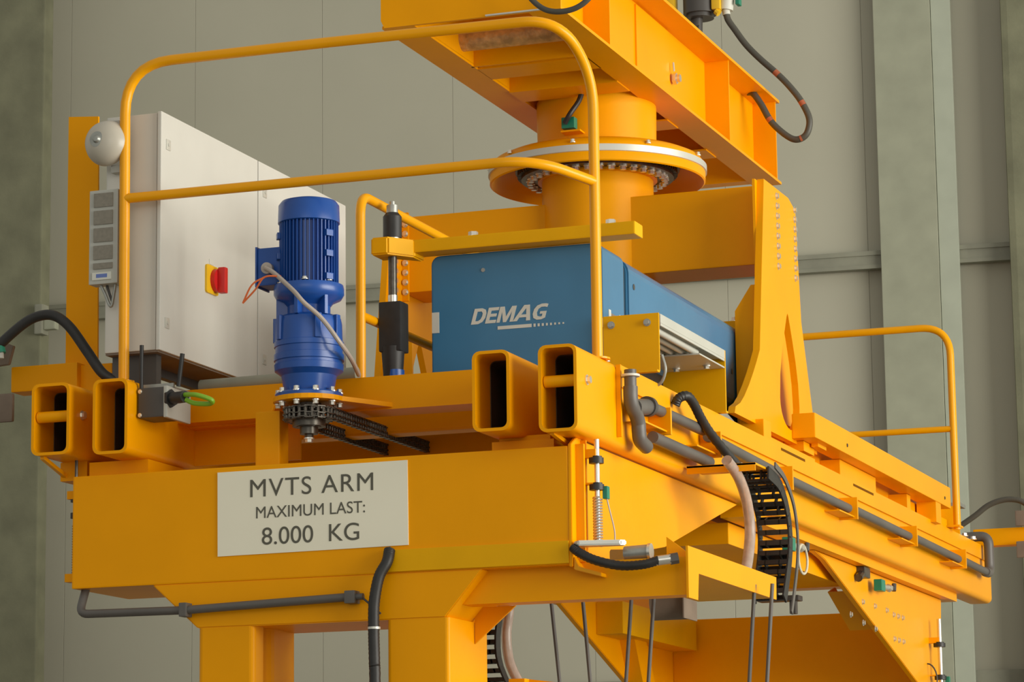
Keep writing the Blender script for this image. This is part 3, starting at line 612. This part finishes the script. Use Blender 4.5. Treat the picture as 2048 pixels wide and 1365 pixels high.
# ================================================================== UPPER BEAM FRAME
ub = thing('upper_beam_frame', 'heavy yellow steel frame of two long channel beams above the pivot column', 'beam frame', (-0.86, 3.0, 5.1))
ZT = 5.52
def channel(xw, xf, nm):
    a, b_ = sorted((xw, xf)); t = 0.012; wx = (xw-t, xw) if xf > xw else (xw, xw+t)
    b = B().box(wx[0], wx[1], 1.37, 4.76, 5.11, ZT).box(min(a, wx[0]), max(b_, wx[1]), 1.36, 4.76, 5.098, 5.111).box(min(a, wx[0]), max(b_, wx[1])+(0.0), 1.36, 4.76, ZT, ZT+0.014)
    return obj(nm, b, paint, ub)
channel(-0.60, -0.47, 'channel_beam'); channel(-1.12, -1.25, 'channel_beam')
obj('front_plate', B().prism([(-1.25, 5.13), (-1.235, 5.098), (-0.47, 5.098), (-0.47, 5.95), (-1.25, 5.95)], 'y', 1.345, 1.36), paint, ub)
for y in (2.02, 3.86, 4.72):
    obj('stiffener', B().box(-0.601, -0.482, y, y+0.012, 5.111, ZT), paint, ub)
for y in (2.02, 3.86, 4.72):
    obj('stiffener', B().box(-1.238, -1.12, y, y+0.012, 5.111, ZT), paint, ub)
obj('pad_plate', B().box(-0.601, -0.592, 2.75, 3.25, 5.112, ZT-0.01), paint, ub)
eb = obj('eye_bolt', B().cyl((-0.59, 3.30, 5.30), (-0.572, 3.30, 5.30), 0.028, 6).cyl((-0.572, 3.30, 5.30), (-0.555, 3.30, 5.30), 0.018, 16), zinc, ub)
obj('split_pin', B().cyl((-0.58, 3.28, 5.33), (-0.58, 3.27, 5.37), 0.005, 8), zinc, eb)
obj('round_tube', B().cyl((-1.11, 1.92, 5.185), (-0.61, 1.92, 5.185), 0.052, 28), rust, ub, label='blotchy brown waxed round tube')
obj('web_plate', B().box(-1.12, -0.607, 2.05, 2.062, 5.098, 5.45), paint, ub)
obj('cross_channel', B().box(-1.11, -0.607, 2.10, 2.28, 5.098, 5.106).box(-1.10, -0.607, 2.10, 2.11, 5.106, 5.16), paint, ub)
obj('cross_channel', B().box(-1.11, -0.607, 2.50, 2.51, 5.10, 5.20).box(-1.11, -0.607, 2.50, 2.68, 5.092, 5.10), paint, ub)
obj('cross_channel', B().box(-1.11, -0.607, 3.35, 3.36, 5.10, 5.20).box(-1.11, -0.607, 3.25, 3.42, 5.092, 5.10), paint, ub)
obj('cross_channel', B().box(-1.11, -0.607, 3.95, 3.96, 5.10, 5.30).box(-1.11, -0.607, 3.88, 4.05, 5.092, 5.10), paint, ub)
obj('cross_channel', B().box(-1.11, -0.607, 4.62, 4.70, 5.10, 5.35), paint, ub)
obj('top_plate', B().box(-1.12, -0.607, 2.3, 4.0, 5.35, 5.36), paint, ub)
obj('inspection_plate', B().box(-0.79, -0.55, 1.335, 1.345, 5.098, 5.104), alu, ub)

# power connector above the frame
pcn = thing('hanging_connector', 'dark round cable connector with yellow clamps above the upper beam', 'connector', (-0.8, 4.4, 5.6))
obj('body', B().cyl((-0.80, 4.5, 5.95), (-0.80, 4.5, 6.08), 0.085, 24).cyl((-0.80, 4.5, 5.95), (-0.80, 4.5, 5.93), 0.07, 24), dgrey, pcn)
obj('rod', B().cyl((-0.83, 4.5, 5.53), (-0.815, 4.5, 5.95), 0.028, 16).cyl((-0.85, 4.5, 5.86), (-0.80, 4.5, 5.86), 0.04, 14).cyl((-0.80, 4.5, 5.70), (-0.83, 4.5, 5.93), 0.02, 10), dgrey, pcn)
for x in (-0.935, -0.70):
    obj('clamp', B().box(x-0.025, x+0.02, 4.44, 4.50, 5.955, 6.10, 0.01).cyl((x-0.005, 4.46, 5.95), (x+0.01, 4.46, 5.935), 0.018, 10), yel, pcn, label='yellow clamp')
obj('plug', B().cyl((-0.655, 4.5, 6.04), (-0.665, 4.5, 5.96), 0.036, 20).cyl((-0.665, 4.5, 5.96), (-0.662, 4.5, 5.935), 0.02, 16), white, pcn, label='white plug')
obj('plug_collar', B().cyl((-0.65, 4.5, 6.10), (-0.655, 4.5, 6.02), 0.040, 20), red, pcn, label='red plug collar'); obj('plug_cap', B().box(-0.61, -0.59, 4.48, 4.53, 5.98, 6.12, 0.004), green, pcn, label='green cap')
obj('side_hook', B().tube([(-0.85, 4.46, 5.85), (-0.88, 4.46, 5.89), (-0.91, 4.46, 5.87), (-0.90, 4.46, 5.84)], 0.012, 10, 5), dgrey, pcn)
obj('lower_cable', B().tube([(-0.82, 4.46, 5.80), (-0.79, 4.46, 5.76), (-0.76, 4.46, 5.72), (-0.74, 4.46, 5.62), (-0.74, 4.46, 5.53)], 0.014, 10, 6), black, pcn)
big = [(-0.665, 4.5, 5.96), (-0.655, 4.5, 5.91), (-0.62, 4.5, 5.853), (-0.565, 4.5, 5.77), (-0.495, 4.5, 5.690), (-0.41, 4.5, 5.605), (-0.345, 4.5, 5.53), (-0.29, 4.5, 5.450), (-0.252, 4.5, 5.36), (-0.262, 4.5, 5.292), (-0.295, 4.5, 5.262), (-0.34, 4.5, 5.264), (-0.40, 4.5, 5.31), (-0.452, 4.5, 5.371), (-0.495, 4.5, 5.455), (-0.535, 4.5, 5.515), (-0.58, 4.55, 5.538)]
c = obj('looping_cable', B().tube(big, 0.0165, 12, 8), cablem, label='thick dark cable looping down in the air right of the upper beam', cat='cable')
for i in (5, 7.2, 10, 13.1):
    P = [Vector(p) for p in big]; S = spline(P, 8); k = int(i*8); seg = S[k-1:k+3]
    obj('marking', B().tube([p+Vector((0, -0.003, 0)) for p in seg[:3]], 0.0162, 12), markm, c, label='orange marking band')
obj('sagging_cable', B().tube([(-0.585, 1.24, 5.17), (-0.555, 1.24, 5.115), (-0.50, 1.24, 5.068), (-0.434, 1.24, 5.052), (-0.365, 1.24, 5.062), (-0.31, 1.24, 5.10), (-0.28, 1.24, 5.16)], 0.0115, 12, 8), cablem, label='dark grey cable sagging in front of the upper beam end', cat='cable')

# ================================================================== CONDUITS, CABLES, HOSES
cp = thing('side_conduit', 'grey plastic conduit run with elbows along the outer tube', 'conduit', (0.11, 3.5, 3.25))
obj('inlet', B().cyl((0.11, 0.345, 3.43), (0.11, 0.345, 3.365), 0.022, 20), pipem, cp)
obj('inlet_ring', B().cyl((0.11, 0.345, 3.405), (0.11, 0.345, 3.413), 0.034, 24), white, cp, label='white ring')
obj('elbow', B().tube([(0.11, 0.345, 3.37), (0.11, 0.345, 3.33), (0.11, 0.36, 3.30), (0.11, 0.40, 3.28), (0.11, 0.43, 3.25), (0.11, 0.435, 3.22), (0.11, 0.45, 3.19), (0.11, 0.52, 3.175)], 0.026, 16, 6), pipem, cp)
obj('tee', B().cyl((0.11, 0.38, 3.30), (0.11, 0.55, 3.325), 0.030, 20), pipem, cp)
obj('tee_ring', B().cyl((0.11, 0.53, 3.325), (0.11, 0.56, 3.327), 0.037, 24), dgrey, cp)
obj('pipe', B().cyl((0.11, 0.55, 3.330), (0.11, 1.25, 3.335), 0.0205, 16), pipem, cp)
obj('pipe', B().cyl((0.10, 1.35, 3.325), (0.105, 2.38, 3.305), 0.0205, 16), pipem, cp)
obj('pipe', B().cyl((0.11, 0.60, 3.222), (0.11, 1.33, 3.222), 0.022, 16), pipem, cp)
for a, b_ in ((2.47, 3.56), (3.63, 4.79), (4.86, 5.96), (6.03, 6.72)):
    obj('pipe', B().cyl((0.11, a, 3.298), (0.11, b_, 3.292), 0.0205, 16), pipem, cp)
obj('elbow', B().tube(fillet([(0.11, 6.68, 3.292), (0.11, 6.80, 3.295), (0.11, 6.80, 3.50), (-0.02, 6.80, 3.50)], 0.05, 6), 0.027, 16), pipem, cp)
for x, y, z in ((0.09, 6.45, 3.50), (0.10, 6.63, 3.455)): bolt(plf, (x-0.02, y-0.1, 3.455), (0, 0, 1), 0.014, 0.012)
# conduit cable running down into the energy chain
cc = obj('bundled_cable', B().tube([(0.085, 0.975, 3.395), (0.10, 0.975, 3.420), (0.125, 1.00, 3.430), (0.135, 1.055, 3.405), (0.14, 1.12, 3.365), (0.145, 1.21, 3.325), (0.16, 1.34, 3.275), (0.19, 1.46, 3.215)], 0.017, 12, 7, wob=0.12), black, label='black spiral-wrapped cable curving from conduit to energy chain', cat='cable')
obj('strain_relief', B().cyl((0.19, 1.46, 3.215), (0.23, 1.50, 3.195), 0.021, 12), alu, cc)
# energy chains
def energy_chain(pts, x0, x1, label, n, grp='black plastic energy chains', loc=None, thick=0.05):
    t = thing('energy_chain', label, 'cable chain', loc, grp)
    P = spline([Vector(p) for p in pts], 10)
    # resample
    L = [0]
    for a, b_ in zip(P, P[1:]): L.append(L[-1]+(b_-a).length)
    def at(s_):
        s_ = max(0, min(L[-1], s_))
        for i in range(len(P)-1):
            if L[i+1] >= s_: u = (s_-L[i])/(L[i+1]-L[i]+1e-9); return P[i].lerp(P[i+1], u), (P[i+1]-P[i]).normalized()
        return P[-1], (P[-1]-P[-2]).normalized()
    for i in range(n):
        c0, tg_ = at((i+0.5)/n*L[-1]); ln = L[-1]/n*1.08
        side = Vector((1, 0, 0)); nr = tg_.cross(side).normalized()
        Mx = Matrix((side, tg_, nr)).transposed().to_4x4(); Mx.translation = c0
        b = B(); wx = x1-x0
        for sx in (-1, 1): b.box(sx*wx/2-0.004, sx*wx/2+0.004, -ln/2, ln/2, -thick/2, thick/2, 0.002)
        b.box(-wx/2, wx/2, -ln*0.2, ln*0.2, thick/2-0.006, thick/2); b.box(-wx/2, wx/2, -ln*0.2, ln*0.2, -thick/2, -thick/2+0.006)
        for q in (-0.25, 0.22): b.box(wx*q-0.003, wx*q+0.003, -ln*0.2, ln*0.2, -thick/2, thick/2)
        bmesh.ops.transform(b.bm, matrix=Mx, verts=b.bm.verts[:])
        obj('chain_link', b, black, t)
    return t
ec = energy_chain([(0.29, 1.30, 3.165), (0.29, 1.46, 3.135), (0.29, 1.56, 3.06), (0.29, 1.60, 2.97), (0.29, 1.59, 2.88), (0.29, 1.545, 2.79), (0.29, 1.49, 2.70)], 0.235, 0.355, 'black energy chain arching down beside the big yellow gusset plate', 15, loc=(0.29, 1.5, 2.7))
side = B()
Pc = spline([Vector(p) for p in [(0, 1.36, 3.20), (0, 1.50, 3.165), (0, 1.625, 3.08), (0, 1.675, 2.97), (0, 1.665, 2.87), (0, 1.62, 2.77), (0, 1.55, 2.65)]], 6)
for xa in (0.358,):
    for a, b_ in zip(Pc, Pc[1:]):
        d = (b_-a).normalized(); nn = Vector((0, -d.z, d.y))*0.012
        side.prism([(a.y-nn.y, a.z-nn.z), (b_.y-nn.y, b_.z-nn.z), (b_.y+nn.y, b_.z+nn.z), (a.y+nn.y, a.z+nn.z)], 'x', xa, xa+0.006)
obj('side_band', side, pipem, ec, label='grey outer band')
cbk = obj('chain_bracket', B().box(0.072, 0.34, 1.15, 1.158, 3.155, 3.185).box(0.072, 0.34, 1.15, 1.36, 3.178, 3.186), paint, label='small yellow shelf bracket holding the top of the energy chain', cat='bracket')
obj('clear_hose', B().tube([(0.25, 1.08, 3.19), (0.26, 1.20, 3.14), (0.26, 1.30, 3.07), (0.26, 1.345, 2.98), (0.26, 1.335, 2.90), (0.26, 1.28, 2.80), (0.26, 1.2, 2.72)], 0.021, 14, 7), clear, label='translucent hose bending down inside the energy chain', cat='hose', group='translucent hoses')
energy_chain([(-0.52, 0.62, 2.70), (-0.535, 0.62, 2.60), (-0.545, 0.62, 2.52), (-0.54, 0.62, 2.44), (-0.51, 0.62, 2.36), (-0.46, 0.62, 2.27), (-0.38, 0.62, 2.18)], -0.57, -0.49, 'black energy chain hanging beside the right portal leg', 16, loc=(-0.5, 0.6, 2.3))
obj('clear_hose', B().tube([(-0.425, 0.55, 2.68), (-0.435, 0.55, 2.60), (-0.445, 0.55, 2.52), (-0.435, 0.55, 2.43), (-0.405, 0.55, 2.36), (-0.36, 0.55, 2.28), (-0.30, 0.55, 2.2)], 0.018, 14, 7), clear, label='translucent hose hanging right of the portal leg', cat='hose', group='translucent hoses')
obj('hose_bracket', B().box(-0.42, -0.36, 0.50, 0.60, 2.22, 2.36).prism([(-0.36, 2.36), (-0.18, 2.335), (-0.1, 2.25), (-0.36, 2.25)], 'y', 0.55, 0.56), paint, label='yellow bracket at the foot of the translucent hose', cat='bracket')
# black front cable
fc = obj('front_cable', B().tube([(-0.672, -0.012, 2.79), (-0.675, -0.03, 2.745), (-0.700, -0.045, 2.69), (-0.716, -0.05, 2.60), (-0.718, -0.05, 2.50), (-0.716, -0.05, 2.40), (-0.714, -0.05, 2.2), (-0.714, -0.05, 0.9)], 0.0195, 12, 14, wob=0.06), black, label='black taped cable bundle hanging down the front of the right portal leg', cat='cable')
obj('tape_band', B().cyl((-0.717, -0.05, 2.51), (-0.717, -0.05, 2.518), 0.0225, 16), alu, fc)
obj('thin_wire', B().cyl((-0.672, -0.012, 2.80), (-0.672, -0.012, 2.74), 0.004, 8), dgrey, fc)
# conduit under the box beam
cn = thing('bent_conduit', 'thin grey bent conduit pipe under the left end of the front box beam', 'conduit', (-1.4, -0.03, 2.6))
obj('pipe', B().tube(fillet([(-1.893, 0.05, 2.71), (-1.893, 0.0, 2.615), (-1.455, -0.03, 2.609), (-0.83, -0.03, 2.628)], 0.04, 6), 0.0155, 14), pipem, cn)
obj('clamp', B().box(-1.47, -1.44, -0.05, 0.0, 2.585, 2.635, 0.004), pipem, cn)
obj('clamp', B().box(-0.83, -0.79, -0.05, 0.0, 2.605, 2.65, 0.004).cyl((-0.79, -0.03, 2.628), (-0.765, -0.03, 2.628), 0.012, 12), pipem, cn)
obj('tail_wire', B().tube([(-0.77, -0.03, 2.625), (-0.74, -0.03, 2.60), (-0.70, -0.03, 2.565)], 0.004, 8, 4), dgrey, cn)
# braided hose and chrome bar at right end of box beam
obj('braided_hose', B().tube([(0.004, -0.01, 2.765), (0.03, -0.02, 2.745), (0.09, -0.03, 2.715), (0.18, -0.03, 2.692), (0.26, -0.03, 2.692), (0.315, -0.02, 2.705)], 0.0155, 12, 10, wob=0.1), black, label='black corrugated hose sagging from the lower corner of the box beam', cat='hose')
th = thing('hose_fitting', 'bright metal fitting joining hoses above the tray arm', 'fitting', (0.33, 0.0, 2.7))
obj('coupling', B().cyl((0.305, -0.02, 2.703), (0.355, -0.01, 2.708), 0.017, 14), zinc, th); obj('nut', B().cyl((0.35, -0.01, 2.707), (0.378, 0.0, 2.712), 0.019, 6), dgrey, th)
fb = obj('flat_arm', B().prism([(0.002, 0.0), (0.02, 0.045), (0.165, 0.055), (0.185, 0.03), (0.17, 0.01), (0.03, -0.03)], 'z', 2.768, 2.786, 0.004), alu, label='flat bright metal arm below the spring rod', cat='arm')
obj('corner_angle', B().prism([(0.002, 2.735), (0.02, 2.70), (0.10, 2.675), (0.10, 2.662), (0.002, 2.69)], 'y', 0.005, 0.10, 0.002), paint2, pf)
cyl_ = thing('air_cylinder', 'short steel cylinder lying on the tray arm behind the corrugated hose', 'cylinder', (0.25, 0.09, 2.735))
obj('barrel', B().cyl((0.16, 0.09, 2.745), (0.25, 0.09, 2.748), 0.026, 20), steel, cyl_)
obj('ring', B().cyl((0.245, 0.09, 2.748), (0.255, 0.09, 2.748), 0.029, 20), zinc, cyl_)
obj('stub_plate', B().prism([(0.30, 2.72), (0.30, 2.80), (0.39, 2.73)], 'y', 0.12, 0.128), paint, cyl_)

# spring rod switches
def spring_rod(x, y, z0, z1, label, s=1.0, grp=None):
    t = thing('spring_rod', label, 'spring rod', (x, y, z0), grp)
    obj('rod', B().cyl((x, y, z0), (x, y, z1), 0.0095*s, 12), zinc, t)
    h = z1-z0
    pts = []
    for i in range(0, 17*10):
        a = 2*PI*i/10; pts.append((x+0.0145*s*math.cos(a), y+0.0145*s*math.sin(a), z0+h*0.46*i/170))
    obj('spring', B().tube(pts, 0.0042*s, 6), zinc, t)
    for k in (0.55, 0.80):
        obj('guide_block', B().cyl((x-0.002, y, z0+h*k-0.010), (x-0.002, y, z0+h*k+0.010), 0.026*s, 20).cyl((x, y, z0+h*k+0.010), (x, y, z0+h*k+0.016), 0.018*s, 20), black, t)
        obj('guide_arm', B().box(x-0.058, x, y-0.015, y+0.015, z0+h*k+0.010, z0+h*k+0.040 if k > 0.7 else z0+h*k+0.016), paint, t)
    obj('proximity_sensor', B().box(x+0.018*s, x+0.036*s, y+0.0, y+0.03, z0+h*0.44, z0+h*0.56, 0.003), green, t, label='green proximity sensor')
    obj('sensor_lead', B().tube([(x+0.03*s, y+0.015, z0+h*0.44), (x+0.035*s, y+0.02, z0+h*0.36), (x+0.05*s, y+0.03, z0+h*0.15), (x+0.05*s, y+0.03, z0+h*0.02)], 0.003, 6, 5), pinkw, t)
    return t
spring_rod(0.06, 0.10, 2.777, 3.150, 'chrome spring-loaded rod with black guides and green sensor beside the end of the box beam')
t2 = spring_rod(0.005, 5.92, 2.30, 2.98, 'chrome spring-loaded rod with green sensor at the far rear right leg', 1.2)
obj('cable_loop', B().tube([(0.0+0.05*math.cos(a)-0.05, 5.85, 2.66+0.085*math.sin(a)) for a in [i*2*PI/24 for i in range(25)]], 0.004, 8), dgrey, t2)
# sensors on the outer tube underside
def sensor(x, y, z, label):
    t = thing('proximity_switch', label, 'sensor', (x, y, z), 'green proximity switches')
    obj('body', B().box(x-0.02, x+0.02, y-0.05, y+0.03, z-0.028, z+0.028, 0.004), green, t)
    obj('barrel', B().cyl((x, y+0.03, z), (x+0.01, y+0.12, z), 0.014, 12).cyl((x+0.01, y+0.12, z), (x+0.012, y+0.15, z), 0.02, 6), zinc, t)
    obj('plunger', B().cyl((x+0.012, y+0.15, z), (x+0.012, y+0.24, z+0.01), 0.008, 8).cyl((x+0.012, y+0.24, z-0.005), (x+0.012, y+0.25, z+0.03), 0.012, 8), dgrey, t)
    return t
s1 = sensor(0.08, 2.62, 3.035, 'green proximity switch with pale wire loop beside the energy chain')
obj('wire_loop', B().tube([(0.10, 2.76+0.075*math.cos(a), 2.985+0.062*math.sin(a)) for a in [i*2*PI/24 for i in range(25)]], 0.0055, 8), mat('pale_wire', (0.6, 0.55, 0.42), 0.5), s1, label='pale wire loop')
s2 = sensor(-0.0, 4.62, 3.04, 'green proximity switch on the rear gusset plate')
obj('cam', B().box(-0.06, -0.01, 4.35, 4.47, 3.06, 3.11, 0.008).cyl((-0.03, 4.30, 3.05), (-0.03, 4.40, 3.09), 0.02, 10), dark_steel, s2)
rod_l = thing('spring_rod', 'thin spring rod seen edge-on at the left end of the box beam', 'spring rod', (-1.945, 0.07, 2.75))
pts = [(-1.948+0.011*math.cos(2*PI*i/10), 0.07+0.011*math.sin(2*PI*i/10), 2.76+0.19*i/200) for i in range(200)]
obj('spring', B().tube(pts, 0.0028, 6), dark_steel, rod_l); obj('rod', B().cyl((-1.948, 0.07, 2.75), (-1.948, 0.07, 3.20), 0.006, 10), dark_steel, rod_l)
for z in (2.985, 3.045): obj('guide_block', B().cyl((-1.948, 0.07, z-0.01), (-1.948, 0.07, z+0.01), 0.02, 16), black, rod_l)
# ropes
RT = [(-0.30, 0.9, 0.025), (-0.165, 0.9, 0.02), (0.03, 0.75, -0.028), (0.12, 0.75, -0.028), (0.44, 0.9, -0.026), (0.50, 0.9, -0.026)]
names = ['first hanging wire rope right of the translucent hose', 'second hanging wire rope, leaning slightly right', 'third hanging wire rope, crossing the rear diagonal plate', 'fourth hanging wire rope, crossing the rear box', 'fifth hanging wire rope, left of the pair under the tray end', 'rightmost hanging wire rope under the tray end']
for (px0, yy), dx, nm in zip(((-0.395, 0.9), (-0.27, 0.9), (-0.075, 0.9), (0.012, 0.9), (0.395, 0.9), (0.462, 0.9)), (0.03, 0.025, -0.028, -0.028, -0.026, -0.026), names):
    zt = 2.70
    obj('wire_rope', B().cyl((px0, yy, zt), (px0+dx*7, yy, zt-2.2), 0.0075, 10), pipem, label='thin '+nm, cat='rope', group='wire ropes under the machine')
hk = thing('rope_drum', 'brown round drum under the machine behind the tray arm', 'drum', (-0.7, 3.0, 2.85))
obj('drum', B().cyl((-0.64, 3.0, 2.85), (-0.476, 3.0, 2.85), 0.078, 28), brown, hk)
obj('end_plate', B().box(-0.482, -0.474, 2.90, 3.10, 2.77, 2.99, 0.003), brown, hk)
ct = thing('lower_crab_frame', 'yellow lower cross frame hanging under the tubes behind the gusset', 'frame', (-0.6, 3.4, 2.95))
obj('cross_box', B().box(-1.40, -0.11, 2.35, 4.35, 3.02, 3.11, 0.004), paint, ct)
obj('hanger', B().box(-0.22, -0.10, 4.95, 4.96, 2.95, 3.14), paint, ct)
obj('clamp_hook', B().box(-0.42, -0.22, 3.9, 3.98, 2.92, 2.945, 0.006).box(-0.27, -0.24, 3.92, 3.96, 2.86, 2.925, 0.004), dgrey, ct)

# side tubes and festoon arms
lt = thing('cable_outrigger', 'short yellow square arm sticking out left from the left tubes', 'outrigger', (-2.25, 0.25, 3.5))
obj('arm', B().box(-2.31, -2.03, 0.22, 0.32, 3.49, 3.588, 0.006).box(-2.03, -1.9, 0.25, 0.32, 3.455, 3.58), paint, lt)
obj('end_bracket', B().prism([(-2.36, 3.585), (-2.295, 3.59), (-2.275, 3.66), (-2.30, 3.67), (-2.36, 3.64)], 'y', 0.17, 0.19, 0.002), brown, lt, label='brown upper end bracket')
obj('end_bracket', B().box(-2.36, -2.275, 0.17, 0.19, 3.37, 3.48, 0.01), brown, lt, label='brown lower end bracket')
rt_ = thing('cable_outrigger', 'yellow square arm sticking out right from the far end of the outer tube', 'outrigger', (0.3, 6.8, 3.45))
obj('arm', B().box(-0.0, 0.9, 6.92, 7.02, 3.459, 3.555, 0.01), paint, rt_)
obj('end_bracket', B().box(0.25, 0.42, 6.86, 6.88, 3.38, 3.47, 0.005), brown, rt_, label='brown clamp')
obj('end_bracket', B().box(0.25, 0.42, 6.86, 6.88, 3.555, 3.64, 0.005), brown, rt_, label='brown clamp')
obj('left_cable', B().tube([(-2.40, 0.1, 3.55), (-2.34, 0.1, 3.61), (-2.292, 0.1, 3.655), (-2.19, 0.1, 3.728), (-2.12, 0.1, 3.752), (-2.06, 0.1, 3.745), (-1.998, 0.1, 3.698), (-1.924, 0.1, 3.600), (-1.86, 0.1, 3.515), (-1.80, 0.12, 3.48)], 0.0195, 12, 7), black, label='thick black cable arching in from the left edge to the tubes', cat='cable')
obj('right_cable', B().tube([(-0.03, 6.75, 3.56), (0.05, 6.75, 3.61), (0.13, 6.75, 3.665), (0.22, 6.75, 3.69), (0.30, 6.75, 3.68), (0.36, 6.75, 3.64)], 0.016, 12, 6), cablem, label='thin dark cable arching to the right arm at the right edge', cat='cable')
cl = thing('cable_lug', 'green and grey cable end piece at the far left edge', 'fitting', (-2.4, 0.1, 3.5))
obj('lug', B().cyl((-2.30, 0.1, 3.66), (-2.29, 0.1, 3.62), 0.022, 12), green, cl); obj('tail', B().cyl((-2.292, 0.1, 3.625), (-2.29, 0.1, 3.60), 0.014, 10), plast, cl)
